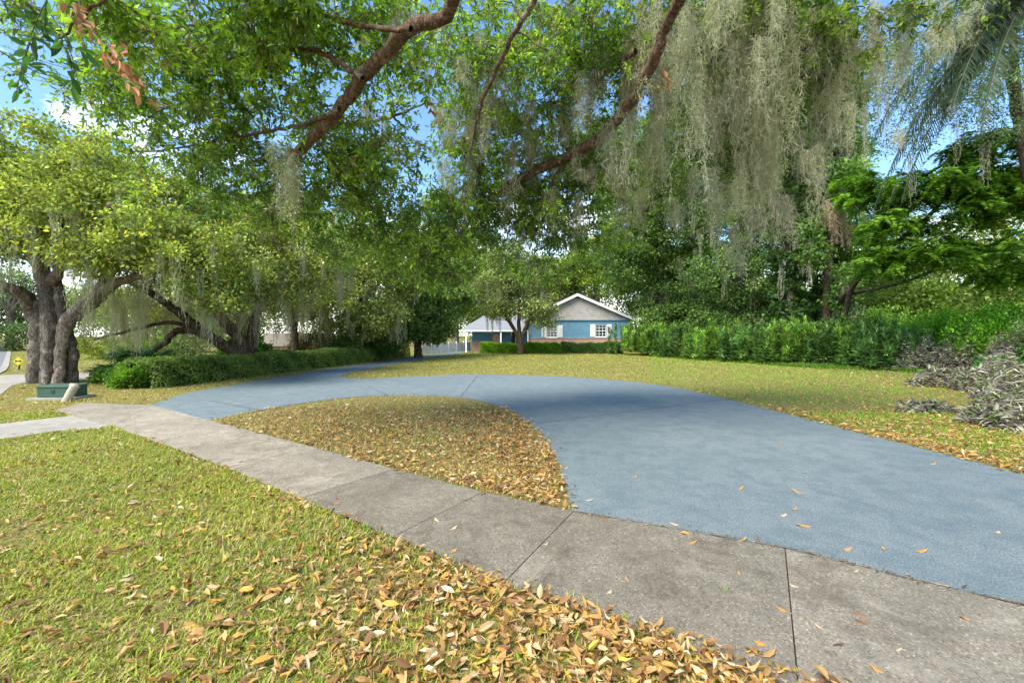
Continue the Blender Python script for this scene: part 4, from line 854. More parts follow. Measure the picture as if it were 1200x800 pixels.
hedge('hedge', 'darker green low hedge under the two shuttered windows', [(P(658, 410, 41)[0], 41.2), (P(700, 410, 40.5)[0], 40.8), (P(728, 410, 39)[0], 39.4)], .88, 1.2, 22000, .14, .055, (.03, .08, .02), (.11, .2, .06), 203)
# palmetto by the oak
def fan_plant(name, label, cx, cy, fans, h, Rf, seed, c0, c1, group=None):
    rs = R(seed); root = tag(empty(name, (cx, cy, 0)), label, 'plant', group); st = []
    for k in range(fans):
        a = rs.uniform(0, 2*PI); q = rs.uniform(.2, 1)*.9; e = np.array([math.cos(a)*q, math.sin(a)*q*.7, h*rs.uniform(.6, 1.05)])
        stem = np.c_[resample(np.array([[0, 0, 0], e*.5+[0, 0, .15], e]), 6), np.full(6, .012)]
        m = 22; th = np.linspace(-1.5, 1.5, m); f = unit(np.array([e[0], e[1], .35*rs.rand()+.1])); s = unit(np.cross(f, [0, 0, 1.])); upv = np.cross(s, f)
        d = f*np.cos(th)[:, None]+s*np.sin(th)[:, None]-np.array([0, 0, .12])*np.abs(th)[:, None]
        t = rs.rand(); c = (np.array(c0)*(1-t)+np.array(c1)*t)*(.8+.4*rs.rand(m, 1))
        fo = link('fan_leaf', leaves('fan_leaf', np.repeat(e[None], m, 0), d, np.repeat(upv[None], m, 0)+rs.normal(0, .15, (m, 3)), Rf*(.85+.25*rs.rand(m)), Rf*.11, c, 'blade'), M['leaf_gloss'], root)
        link('stalk', tube_mesh('stalk', [stem], 4), M['leaf_stem'], fo)
    return root
M['leaf_stem'] = plain('green_stalk', (.09, .14, .03), .6)
a = G(148, 447); fan_plant('palmetto', 'dark green fan leaved palmetto between the big oak and the hedge', a[0], a[1]+.6, 22, .85, .62, 211, (.02, .07, .02), (.07, .19, .05))
a = G(118, 449); fan_plant('palmetto', 'small low palmetto close to the right side of the oak trunk', a[0], a[1]+.5, 10, .5, .42, 212, (.02, .06, .02), (.06, .15, .04))
# shrubs near oak/hedge end
a = G(128, 456); shrub('shrub', 'loose round bright green shrub at the left tip of the long hedge', 'shrub', a[0]+.3, a[1]+.4, .65, .6, .75, 9000, .09, .055, (.04, .11, .015), (.17, .32, .03), 221)
a = G(105, 452); shrub('shrub', 'low dark shrub at the foot of the oak', 'shrub', a[0], a[1]+.7, .5, .5, .4, 4000, .08, .05, (.03, .07, .015), (.09, .17, .03), 222)
for i, (x, y, Y, rx, h, c1, lb) in enumerate([(175, 400, 27, 2.2, 2.0, (.14, .22, .05), 'wide green shrub across the lawn between the big oak and the leaning limbs'),
     (225, 400, 30, 2.4, 2.6, (.11, .17, .05), 'darker wide shrub seen under the slanting bare limbs'),
     (125, 405, 31, 2.0, 1.5, (.26, .32, .04), 'low yellow green shrub far behind the right side of the big oak trunk'),
     (290, 400, 20.5, .9, 1.9, (.13, .30, .03), 'bright big leafed shrub climbing around the leaning oak foot'),
     (275, 410, 22, .8, 1.5, (.20, .36, .05), 'yellow green shrub left of the outbuilding behind the hedge'),
     (365, 405, 26, 1.2, 1.9, (.24, .19, .11), 'reddish brown twiggy shrub behind the hedge right of the outbuilding'),
     (400, 405, 27, 1.3, 1.9, (.12, .20, .05), 'grey green shrub behind the middle of the long hedge'),
     (440, 400, 29, 1.5, 2.4, (.07, .14, .03), 'dark shrub behind the hedge under the mossy oak'),
     (318, 405, 22, .7, .85, (.15, .26, .05), 'leafy shrub in front of the outbuilding wall')]):
    p_ = P(x, y, Y); shrub('shrub', lb, 'shrub', p_[0], Y, rx, rx, h, 5200, .12, .075, tuple(np.array(c1)*.3), c1, 230+i, group='shrubs behind the long hedge')
# right tall leafy row
row = [(756, 416), (772, 417.5), (800, 419), (828, 421), (856, 423), (884, 425), (912, 427), (940, 428.5), (968, 429), (996, 429), (1022, 431), (1048, 434)]
rl = ['first clump of the tall grassy leaved row, next to the hedge by the house', 'second clump of the tall leaved row counted from the house', 'third clump of the tall leaved row, below the dark evergreen',
      'fourth clump of the tall leaved row counted from the house', 'fifth clump of the tall leaved row, below the leaning slender stems', 'sixth clump of the tall leaved row counted from the house',
      'clump of the tall leaved row just left of the vine wrapped trunk', 'clump of the tall leaved row right at the vine wrapped trunk', 'clump of the tall leaved row in front of the dead frond palm',
      'clump of the tall leaved row just right of the dead frond palm', 'next to last clump of the tall leaved row toward the silver plants', 'last clump of the tall leaved row beside the silver purple plants']
for i, (x, y) in enumerate(row):
    a = G(x, y); Y = a[1]+.9; hp = (44+24*(i/11)**1.5+5*math.sin(i*2.1))/F*Y*.95
    b = shrub('tall_leafy_plant', rl[i], 'plant', a[0], Y, 15.5*a[1]/F*1.6, 1.0, hp*.86, 9500, .30, .06, (.04, .10, .03), [(.20, .33, .10), (.25, .40, .08), (.16, .29, .11)][i % 3], 250+i,
              group='row of tall leafy plants along the right lawn edge', erect=.9, up=.2, tpl='blade', stems=16, shape='row')
# green shrubs at right behind
for i, (x, yt, yb, Y, rx, c0, c1, lb) in enumerate([
    (1075, 378, 420, 22.5, 2.0, (.06, .17, .015), (.22, .46, .04), 'bright green leafy shrub behind the silver plants, left of the pair'),
    (1130, 372, 420, 22, 2.2, (.07, .18, .015), (.25, .50, .04), 'vivid green shrub in the middle of the right bed'),
    (1190, 352, 420, 19.5, 2.1, (.07, .19, .015), (.26, .52, .04), 'tall vivid green shrub at the right edge of the picture'),
    (1235, 362, 440, 16.5, 1.3, (.04, .10, .02), (.13, .26, .05), 'dark large leafed shrub at the far right edge'),
    (1030, 368, 415, 26.5, 2, (.07, .15, .02), (.24, .42, .06), 'green shrub just right of the dead frond palm foot'),
    (1030, 345, 400, 34, 2.4, (.07, .13, .02), (.22, .34, .06), 'pale green bush beyond the white flowering shrub'),
    (1100, 335, 400, 31, 3.0, (.09, .19, .012), (.28, .46, .05), 'yellow green bush glowing in the sun behind the right bed')]):
    p_ = P(x, yt, Y); shrub('shrub', lb, 'shrub', p_[0], Y, rx, rx*.8, p_[2]+.1, 20000 if Y < 24 else 13000, .085+.002*Y, .05+.001*Y, c0, c1, 280+i, group='green shrubs in the right bed', stems=14)
for i, (x, yt, Y, rx, lb) in enumerate([(1005, 352, 28.5, 2.0, 'white flowering shrub right of the dead frond palm trunk'), (880, 366, 30, 1.2, 'pale blossoming shrub behind the row left of the vine wrapped trunk')]):
    p_ = P(x, yt, Y); shrub('flowering_shrub', lb, 'shrub', p_[0], Y, rx, 1, p_[2], 6000, .14, .07, (.06, .10, .03), (.2, .24, .1), 300+i, flowers=2600)
# silver / purple ground cover at right : a few countable clumps + rosettes
def silver(name, label, cx, cy, rx, ry, h, n, seed, rot=0):
    rs = R(seed); root = tag(empty(name, (cx, cy, 0)), label, 'plant', 'silver purple trailing plants in the right bed')
    q = np.sqrt(rs.rand(n)); a = rs.rand(n)*2*PI
    p = np.stack([np.cos(a)*q*rx, np.sin(a)*q*ry, h*(1-q**3)*(1-.6*rs.rand(n)**2)*(1+.25*np.sin(np.cos(a)*q*rx*7+seed)*np.sin(np.sin(a)*q*ry*9+seed))+.02], 1)
    p[:, 2] *= 1+.35*np.sin(p[:, 0]*6+seed)*np.sin(p[:, 1]*7)
    d = np.stack([rs.normal(0, 1, n), rs.normal(0, 1, n)-.3, rs.normal(.15, .5, n)], 1)
    pal = np.array([[.36, .36, .32], [.22, .19, .22], [.12, .08, .12], [.50, .50, .44], [.10, .18, .05]]); c = pal[rs.choice(5, n, p=[.28, .25, .2, .15, .12])]*(.7+.5*rs.rand(n, 1))
    link('foliage', leaves('foliage', p, d, np.array([0, 0, 1.])+rs.normal(0, .45, (n, 3)), .19*(.6+.7*rs.rand(n)), .046*(.7+.6*rs.rand(n)), c, 'leaf'), M['leaf'], root)
    st = []
    for k in range(18):
        a = rs.rand()*2*PI; q = rs.rand()**.5*.9; e = np.array([math.cos(a)*rx*q, math.sin(a)*ry*q, h*.5*(1-q*q)+.03]); st.append(np.c_[np.array([[e[0]*.5, e[1]*.5, 0], e*.8+[0, 0, .05], e]), [.006, .004, .003]])
    link('stems', tube_mesh('stems', st, 4), M['bark_red'], root)
for i, (x, y, rx, ry, h, n, lb) in enumerate([
    (1085, 434, 1.6, 1.0, .9, 6500, 'dusky purple and silver plant mound at the end of the tall leaved row'),
    (1140, 436, 1.5, 1.0, 1.15, 7000, 'silver purple mound behind the broad green leaved plant'),
    (1200, 440, 1.5, 1.0, 1.3, 7000, 'tallest silver mound at the right edge beneath the vivid green shrub'),
    (1105, 452, .9, .5, .4, 3600, 'purple plants creeping forward between the weeds and the leaf litter'),
    (1085, 482, .5, .25, .12, 900, 'thin flat patch of purple plants in the leaf litter'),
    (1198, 500, .85, .75, .42, 6500, 'nearest silver striped leaf carpet at the right edge, large leaves'),
    (1215, 470, 1.1, .9, .75, 7000, 'silver striped leaf mound at the right border behind the nearest carpet'),
    (1160, 458, .9, .6, .5, 4200, 'low silver clump in front of the green leaved plant')]):
    a = G(x, y); silver('trailing_plant', lb, a[0]+(.15 if y > 485 else 0), a[1], rx*1.12, ry*1.1, h*1.25, int(n*.5), 320+i)
a = G(1172, 448); shrub('broad_leaf_plant', 'broad green leaved plant among the silver mounds', 'plant', a[0], a[1]+.1, .5, .4, .8, 900, .2, .11, (.03, .12, .03), (.08, .26, .06), 340, tpl='leaf', stems=8)
a = G(1140, 445); shrub('weed_clump', 'low bright green weeds in front of the silver mounds', 'plant', a[0], a[1]-.5, .9, .4, .22, 2500, .1, .05, (.06, .18, .01), (.18, .4, .03), 341, tpl='leaf', stems=4)
# bright weeds along foot of row: uncountable
rs = R(350); n = 34000; s = rs.rand(n); rx_ = np.interp(s, np.linspace(0, 1, 12), [G(*r)[0] for r in row]); ry_ = np.interp(s, np.linspace(0, 1, 12), [G(*r)[1] for r in row])
p = np.stack([rx_+rs.normal(0, .25, n), ry_+.2-np.abs(rs.normal(0, 1.5, n))*(.4+.6*np.sin(s*37)**2), .01+.11*rs.rand(n)**2], 1); p = p[free(p[:, :2])]; n = len(p)
c = np.array([.07, .16, .014])*(.5+1.0*rs.rand(n, 1)); c[rs.rand(n) < .3] *= np.array([1.6, 1.2, 1.2])
tag(link('ground_weeds', leaves('ground_weeds', p, rs.normal(0, 1, (n, 3))+[0, 0, .6], rs.normal(0, .5, (n, 3))+[0, 0, .7], .11, .05, c, 'diamond'), M['leaf']), 'bright green low weeds at the foot of the tall leafy row', 'weeds', kind='stuff')

# ---------------------------------------------------------------- house
print('house')
def stucco(name, c): 
    m, t, o = nt(name); p = pos(t); f = noise(t, p, 3, 6, .6); g2 = noise(t, p, 40, 4, .7)
    principled(t, o, ramp(t, f, [(.3, tuple(x*.85 for x in c)), (.7, tuple(x*1.12 for x in c))]), .8, g2, .3, .01); return m
M['blue'] = stucco('blue_stucco', (.12, .26, .36))
M['blue2'] = stucco('deep_blue_stucco', (.08, .22, .36))
M['white'] = plain('white_paint', (.75, .76, .74), .5, .06)
def brick_mat():
    m, t, o = nt('red_brick'); tc = N(t, 'ShaderNodeNewGeometry').outputs['Position']; mp = N(t, 'ShaderNodeMapping'); mp.inputs['Rotation'].default_value = (PI/2, 0, 0)
    t.links.new(tc, mp.inputs[0]); b = N(t, 'ShaderNodeTexBrick'); t.links.new(mp.outputs[0], b.inputs['Vector'])
    b.inputs['Scale'].default_value = 1; b.inputs['Brick Width'].default_value = .23; b.inputs['Row Height'].default_value = .08; b.inputs['Mortar Size'].default_value = .01
    b.inputs['Color1'].default_value = (.36, .15, .10, 1); b.inputs['Color2'].default_value = (.50, .27, .20, 1); b.inputs['Mortar'].default_value = (.5, .45, .4, 1)
    principled(t, o, b.outputs['Color'], .9, b.outputs['Fac'], -.4, .01); return m
M['brick'] = brick_mat()
def shake_mat():
    m, t, o = nt('grey_shake'); tc = pos(t); mp = N(t, 'ShaderNodeMapping'); mp.inputs['Rotation'].default_value = (PI/2, 0, 0)
    t.links.new(tc, mp.inputs[0]); b = N(t, 'ShaderNodeTexBrick'); t.links.new(mp.outputs[0], b.inputs['Vector'])
    b.inputs['Scale'].default_value = 1; b.inputs['Brick Width'].default_value = .3; b.inputs['Row Height'].default_value = .19; b.inputs['Mortar Size'].default_value = .008
    b.inputs['Color1'].default_value = (.36, .335, .31, 1); b.inputs['Color2'].default_value = (.46, .43, .40, 1); b.inputs['Mortar'].default_value = (.2, .18, .17, 1)
    principled(t, o, b.outputs['Color'], .85); return m
M['shake'] = shake_mat()
M['shingle'] = plain('grey_shingle', (.22, .235, .26), .9, .25, 14, .4)
M['glass'] = plain('dark_window_glass', (.02, .025, .03), .08, .1, 3, 0, .6)
M['dark'] = plain('dark_door', (.03, .04, .05), .5)
Yh = 44.0
hx = lambda x: (x-600)/F*Yh
hz = lambda y: CAMH+(HZ-y)/F*Yh
X0, X1, XA = hx(620), hx(737), hx(676)
ZE, ZA = hz(375), hz(347.5); ZB = hz(396)
hb = (0, Yh, 0)
house = tag(empty('blue_house', (XA, Yh, 0)), 'blue stucco house with grey shake gable, white shutters and a red brick base', 'house')
def hp(mb, name, mat, parent=house, bevel=0):
    mb.v = [(v[0]-XA, v[1]-Yh, v[2]) for v in mb.v]; return mb.build(name, mat, parent, bevel)
wins = [(hx(641), hx(653), hz(395), hz(381.5)), (hx(698), hx(710.5), hz(394.5), hz(380.5))]
# front wall with openings
w = MB(); xs = [X0, wins[0][0], wins[0][1], wins[1][0], wins[1][1], X1]
for i in range(5):
    a, b = xs[i], xs[i+1]
    if i in (1, 3):
        wn = wins[0] if i == 1 else wins[1]; w.box(a, b, Yh, Yh+.2, 0, wn[2]); w.box(a, b, Yh, Yh+.2, wn[3], ZE)
    else: w.box(a, b, Yh, Yh+.2, 0, ZE)
w.box(X0, X0+.2, Yh+.2, Yh+14, 0, ZE); w.box(X1-.2, X1, Yh+.2, Yh+14, 0, ZE); w.box(X0, X1, Yh+14, Yh+14.2, 0, ZE)
hp(w, 'wall', M['blue'])
b = MB(); b.box(X0-.05, X1+.05, Yh-.09, Yh-.003, 0, ZB-.07); b.box(X0-.07, X1+.07, Yh-.13, Yh-.003, ZB-.07, ZB); hp(b, 'brick_base', M['brick'])
# gable triangle courses
gmb = MB(); zz = np.linspace(ZE+.03, ZA-.15, 12)
def gx(z): f = (z-ZE)/(ZA-ZE); return X0-.15+(XA-X0+.15)*f, X1+.15-(X1+.15-XA)*f
for i in range(11):
    a0, b0_ = gx(zz[i]); a1, b1_ = gx(zz[i+1]-.008)
    gmb.prism_y([(a0+.05, zz[i]), (b0_-.05, zz[i]), (b1_-.05, zz[i+1]-.008), (a1+.05, zz[i+1]-.008)], Yh-.07+.0*i, Yh+.05)
    gmb.prism_y([(a1+.05, zz[i+1]-.03), (b1_-.05, zz[i+1]-.03), (b1_-.06, zz[i+1]), (a1+.06, zz[i+1])], Yh-.035, Yh+.04)
hp(gmb, 'gable_siding', M['shake'])
tb = MB(); tb.box(X0-.1, X1+.1, Yh-.11, Yh-.003, ZE-.05, ZE+.03); hp(tb, 'trim_board', M['blue2'])
# roof slabs
ov = .45; sl = (ZA-ZE)/(X1+.15-XA); ex = X1+.15+.35; ez = ZA+.12-sl*(ex-XA)
exl = X0-.15-.35; slL = (ZA-ZE)/(XA-X0+.15); ezl = ZA+.12-slL*(XA-exl)
rf = MB(); rf.prism_y([(exl, ezl), (XA, ZA+.12), (ex, ez), (ex, ez+.14), (XA, ZA+.27), (exl, ezl+.14)], Yh-ov+.04, Yh+14.5); roof = hp(rf, 'roof', M['shingle'])
fa = MB(); fa.prism_y([(exl-.02, ezl-.10), (XA, ZA+.02), (XA, ZA+.29), (exl-.02, ezl+.16)], Yh-ov-.02, Yh-ov+.037); fa.prism_y([(XA, ZA+.02), (ex+.02, ez-.10), (ex+.02, ez+.16), (XA, ZA+.29)], Yh-ov-.02, Yh-ov+.037)
hp(fa, 'rake_board', M['white'])
gt = MB(); gt.box(ex+.0+.003, ex+.13, Yh-ov, Yh+14.5, ez-.02, ez+.1); gt.box(ex+.02, ex+.10, Yh+.1, Yh+.18, ez-.35, ez-.02); gt.box(X1+.01, ex+.02, Yh+.1, Yh+.18, ez-.45, ez-.35); gt.box(X1+.01, X1+.09, Yh+.1, Yh+.18, 0, ez-.45); hp(gt, 'gutter', M['white'])
vt = MB(); vt.box(hx(722), hx(727.5), Yh+3, Yh+3.4, ZE+.2, hz(364.5)); hp(vt, 'chimney', M['white'])
for i, (a, b_, z0, z1) in enumerate(wins):
    f = MB(); fw = .05
    f.box(a, a+fw, Yh+.02, Yh+.1, z0, z1); f.box(b_-fw, b_, Yh+.02, Yh+.1, z0, z1); f.box(a+fw, b_-fw, Yh+.02, Yh+.1, z1-fw, z1); f.box(a+fw, b_-fw, Yh+.02, Yh+.1, z0, z0+fw)
    f.box(a+fw, b_-fw, Yh+.035, Yh+.085, (z0+z1)/2-.03, (z0+z1)/2+.03)
    win = hp(f, 'window', M['white'])
    gl = MB(); gl.box(a+fw, b_-fw, Yh+.08, Yh+.095, z0+fw, z1-fw); hp(gl, 'pane', M['glass'], win)
    mu = MB()
    for k in (1, 2): x = a+(b_-a)*k/3; mu.box(x-.018, x+.018, Yh+.045, Yh+.078, z0+fw, z1-fw)
    for q in (.25, .75): z = z0+(z1-z0)*q; mu.box(a+fw, b_-fw, Yh+.05, Yh+.074, z-.016, z+.016)
    hp(mu, 'muntins', M['white'], win)
    s_ = MB(); s_.box(a-.08, b_+.08, Yh-.06, Yh-.002, z0-.07, z0); hp(s_, 'sill', M['white'], win)
    for s in (-1, 1):
        sx0 = a-.52 if s < 0 else b_+.04; sh = MB(); sh.box(sx0, sx0+.48, Yh-.05, Yh-.003, z0-.0, z1+.05)
        for k in range(14): zq = z0+.08+(z1-z0-.1)*k/14; sh.box(sx0+.06, sx0+.42, Yh-.062, Yh-.0505, zq, zq+.045)
        hp(sh, 'shutter', M['white'])
# wing with hip roof (carport / porch)
EZ = hz(387.0); wx0, wx1 = hx(538.5), hx(618)
rw = MB(); pk = np.array([hx(566), Yh+4.6, hz(370)+.35]); pk2 = np.array([hx(612), Yh+4.6, hz(370)+.35]); yf = Yh-.3; yb = Yh+9
c = [(wx0, yf, EZ), (wx1, yf, EZ), (wx1, yb, EZ), (wx0, yb, EZ)]
rw.poly([c[0], c[1], tuple(pk2), tuple(pk)]); rw.poly([c[3], c[0], tuple(pk)]); rw.poly([c[2], c[3], tuple(pk), tuple(pk2)]); rw.poly([c[1], c[2], tuple(pk2)]); rw.poly([(p_[0], p_[1], EZ-.003) for p_ in c[::-1]])
hp(rw, 'porch_roof', M['shingle'])
fs = MB(); fs.box(wx0-.03, wx1, yf-.04, yf-.003, EZ-.12, EZ+.02); fs.box(wx0-.04, wx0-.003, yf, yb, EZ-.12, EZ+.02); hp(fs, 'fascia', M['white'])
for x, wd in ((546.5, .13), (587, .13), (618.5, .1)):
    po = MB(); po.box(hx(x)-wd/2, hx(x)+wd/2, yf+.02, yf+.02+wd, 0, EZ-.003); po.box(hx(x)-wd*.8, hx(x)+wd*.8, yf-.0, yf+wd+.04, 0, .12); hp(po, 'porch_post', M['white'])
ww = MB(); ww.box(hx(552), hx(599), Yh+1.2, Yh+1.4, 0, EZ-.003); ww.box(hx(552), hx(552)+.2, Yh+1.4, yb-.3, 0, EZ-.003); ww.box(hx(612), X0-.003, Yh+.9, Yh+1.1, 0, EZ-.003); hp(ww, 'porch_wall', M['blue2'])
bw = MB(); bw.box(hx(551.5), hx(577), Yh+1.08, Yh+1.197, 0, 1.05); 
ax = hx(581.5); aw = hx(586.5)-hx(576.5); bw.box(ax-aw/2, ax+aw/2, Yh+1.02, Yh+1.197, 0, hz(395))
hp(bw, 'brick_pier', M['brick'])
arch = MB(); n = 12; rr = aw/2; pts = [(ax+math.cos(t)*rr, hz(395)+.003+math.sin(t)*rr*.9) for t in np.linspace(0, PI, n)]; arch.prism_y(pts, Yh+1.02, Yh+1.19); hp(arch, 'arch_window', M['brick'])
ag = MB(); pts = [(ax+math.cos(t)*rr*.72, hz(395)+.02+math.sin(t)*rr*.62) for t in np.linspace(0, PI, n)]; ag.prism_y(pts, Yh+.99, Yh+1.0195); hp(ag, 'arch_pane', M['glass'])
dr = MB(); dr.box(hx(599)+.003, hx(612)-.003, Yh+1.6, Yh+1.7, 0, EZ-.1); door = hp(dr, 'entry_door', M['dark'])
df = MB(); df.box(hx(608.5), hx(611.5), Yh+1.5, Yh+1.597, 0, 2.1); df.box(hx(604), hx(605), Yh+1.5, Yh+1.597, 0, 2.1); hp(df, 'door_frame', M['white'], door)
# interior backing, its dark colour stands in for the unlit room behind the windows
inb = MB(); inb.box(X0+.3, X1-.3, Yh+3.5, Yh+3.6, .1, ZE-.1); hp(inb, 'dark_room_backing', M['dark'])
# white fence
fr = tag(empty('white_fence', (*G(500, 416), 0)), 'low white board fence between the hedge end and the carport', 'fence'); b0 = np.array(fr.location)
A0 = G(497, 415.5)+[-.3, .4]; A1 = np.array([hx(548), 47.0]); A2 = np.array([hx(556), 50.])
for k in range(6):
    s0 = A0+(A1-A0)*k/6; s1 = A0+(A1-A0)*(k+1)/6; dd = unit(s1-s0); nn = np.array([-dd[1], dd[0]])
    q = MB(); L_ = np.linalg.norm(s1-s0)-.1
    for j in range(9):
        a = s0+dd*(.06+L_*j/9); b_ = s0+dd*(.05+L_*(j+1)/9); o = .012*(j % 2)
        q.prism([tuple(a+nn*(-.02-o)), tuple(b_+nn*(-.02-o)), tuple(b_+nn*.02), tuple(a+nn*.02)], .05, .92)
    q.v = [(v[0]-b0[0], v[1]-b0[1], v[2]) for v in q.v]; q.build('fence_panel', M['white'], fr)
    q = MB(); q.box(s0[0]-.06-b0[0], s0[0]+.06-b0[0], s0[1]-.06-b0[1], s0[1]+.06-b0[1], 0, 1.02); q.build('fence_post', M['white'], fr)
# neighbouring outbuilding
M['tan'] = stucco('tan_wall', (.42, .33, .26)); M['roofb'] = plain('brown_shingle', (.33, .29, .26), .9, .2, 12, .4)
Yn = 30.0; nx0 = (303-600)/F*Yn; nx1 = (347-600)/F*Yn; nz = lambda y: CAMH+(HZ-y)/F*Yn
nb = tag(empty('neighbour_house', (nx0, Yn, 0)), 'small tan outbuilding with a greyish brown roof showing above the long hedge', 'house')
q = MB(); q.box(.1, nx1-nx0, 0, 5, 0, nz(405)); q.build('wall', M['tan'], nb)
q = MB(); ze = nz(405.5); zr = nz(390); q.prism_y([(-.3, ze), (nx1-nx0+.4, ze), (nx1-nx0-.1, zr), (.7, zr)], -.4, 5.4); q.build('roof', M['roofb'], nb)
q = MB(); q.box(.5, 1.4, -.02, -.002, .8, nz(407)); q.build('window', M['glass'], nb)
# ---------------------------------------------------------------- utility box, stump pipe, sign
M['ugreen'] = plain('green_enamel', (.045, .095, .07), .45, .15, 5, .05)
M['ugreen2'] = plain('green_enamel_lid', (.06, .115, .085), .45, .12, 5, .05)
a = G(62, 468.5); ub = tag(empty('utility_box', (a[0], a[1], 0), .05), 'dark green metal utility box on a concrete pad in front of the oak', 'utility box')
s = a[1]/F
q = MB(); q.box(-18*s, 17*s, 0, .55, .06, .30); q.build('cabinet', M['ugreen'], ub, .01)
q = MB(); q.box(-19*s, 18*s, -.02, .57, .302, .36); q.build('lid', M['ugreen2'], ub, .012)
q = MB(); q.box(-26*s, 24*s, -.1, .65, -.02, .058); q.build('pad', M['apron'], ub, .01)
q = MB(); q.box(-.04, .04, -.012, -.001, .16, .24); q.build('latch', M['dark'], ub)
M['beige'] = plain('beige_plastic', (.40, .36, .27), .7, .2, 18)
a = G(77, 470.5); pv = empty('leaning_marker_post', (a[0], a[1], 0)); tag(pv, 'beige capped post leaning right against the green utility box', 'post')
pr = np.array([[0, 0, -.03, .09], [.08, .02, .17, .088], [.17, .04, .36, .085]]); link('post_shaft', tube_mesh('post_shaft', [resample(pr, 8)], 14), M['beige'], pv)
link('cap', tube_mesh('cap', [np.array([[.165, .04, .355, .10], [.185, .045, .405, .098], [.19, .046, .415, .05]])], 14), M['beige'], pv)
M['yellow'] = plain('yellow_sign', (.75, .45, .02), .5, .05); M['black'] = plain('black_paint', (.02, .02, .02), .6)
sp = P(22, 423, 21); sg = tag(empty('warning_sign', (sp[0], 21, 0)), 'small yellow diamond warning sign on a low post on the verge left of the oak', 'sign')
zc = sp[2]; q = MB(); h = .24; q.prism_y([(-h, zc), (0, zc-h*.8), (h, zc), (0, zc+h*.8)], -.02, 0); q.build('sign_panel', M['yellow'], sg)
q = MB(); q.prism_y([(-.17, zc), (-.09, zc-.07), (-.09, zc-.025), (.09, zc-.025), (.09, zc-.07), (.17, zc), (.09, zc+.07), (.09, zc+.025), (-.09, zc+.025), (-.09, zc+.07)], -.026, -.0205); q.build('arrow_mark', M['black'], sg)
q = MB(); q.box(-.025, .025, .002, .04, 0, zc+.1); q.build('sign_post', M['dark'], sg)
# leaf mulch mound by oak and grass tufts handled by litter
# street kerb line
A = [G(-40, 441), G(0, 436.5), G(8.5, 421.5), G(10.5, 412)]; kp = resample(np.array(A), 12); kt = unit(np.gradient(kp, axis=0)); kn = np.stack([-kt[:, 1], kt[:, 0]], 1)*.12
q = MB()
for i in range(11):
    q.prism([tuple(kp[i]-kn[i]), tuple(kp[i+1]-kn[i+1]), tuple(kp[i+1]+kn[i+1]), tuple(kp[i]+kn[i])], -.02, .05)
tag(q.build('kerb', M['apron']), kind='structure')
# far oak crown left (beyond big oak) and far tree line closing the horizon
T('distant bluish green tree beyond the street left of the big oak', 12, 405, 48, 300, .4, [B(0, 360, 48, 48, 42, 4), B(-60, 350, 48, 50, 50, 4), B(30, 395, 46, 26, 20, 2.5)], 200, 95, cr=1.0, per=130, L=.2, W=.12, c0=(.04, .08, .03), c1=(.13, .2, .07), group='background trees beyond the garden', forks=4)
T('hazy tree seen between the oak trunk and the leaning limbs', 170, 410, 42, 330, .3, [B(170, 372, 42, 60, 22, 3), B(110, 360, 44, 40, 25, 3), B(230, 375, 42, 40, 22, 3)], 200, 96, cr=.9, per=120, L=.18, W=.11, c0=(.08, .12, .03), c1=(.22, .28, .08), group='background trees beyond the garden', moss=30, mlen=2, mwd=.02)
rs = R(97)
def woods(name, label, pts, hmin, hmax, seed):
    rs = R(seed); att = []
    for (x, y) in pts:
        h = rs.uniform(hmin, hmax); n = 60; d = unit(rs.normal(0, 1, (n, 3)))
        att.append(np.array([x, y, h*.52])+d*np.array([3.6, 3.6, h*.5])*(rs.rand(n, 1)**.4))
    att = np.vstack(att); att = att[att[:, 2] > .3]
    f = foliage(rs, att, np.array(1.3)*np.ones(1), 80, .28, .17, np.array([.05, .09, .02]), np.array([.17, .24, .05]), .6, .7)
    tag(link(name, leaves(name, f[0], f[1], f[2], f[3], f[4], f[5], 'diamond'), M['leaf']), label, 'woods', kind='stuff')
pts = [(x, 66+6*math.sin(x)) for x in np.arange(-44, 60, 5.5)]
woods('far_woods', 'dense far off woods closing the view behind the house', pts, 7, 10, 98)
pts = [(30+3*math.sin(y), y) for y in np.arange(8, 62, 5.5)]
woods('far_woods', 'far off woods beyond the right bed', pts, 6, 9, 99)
pts = [(-60+3*math.sin(y), y) for y in np.arange(40, 64, 6)]
woods('far_woods', 'far off woods across the street on the left', pts, 6, 9, 100)

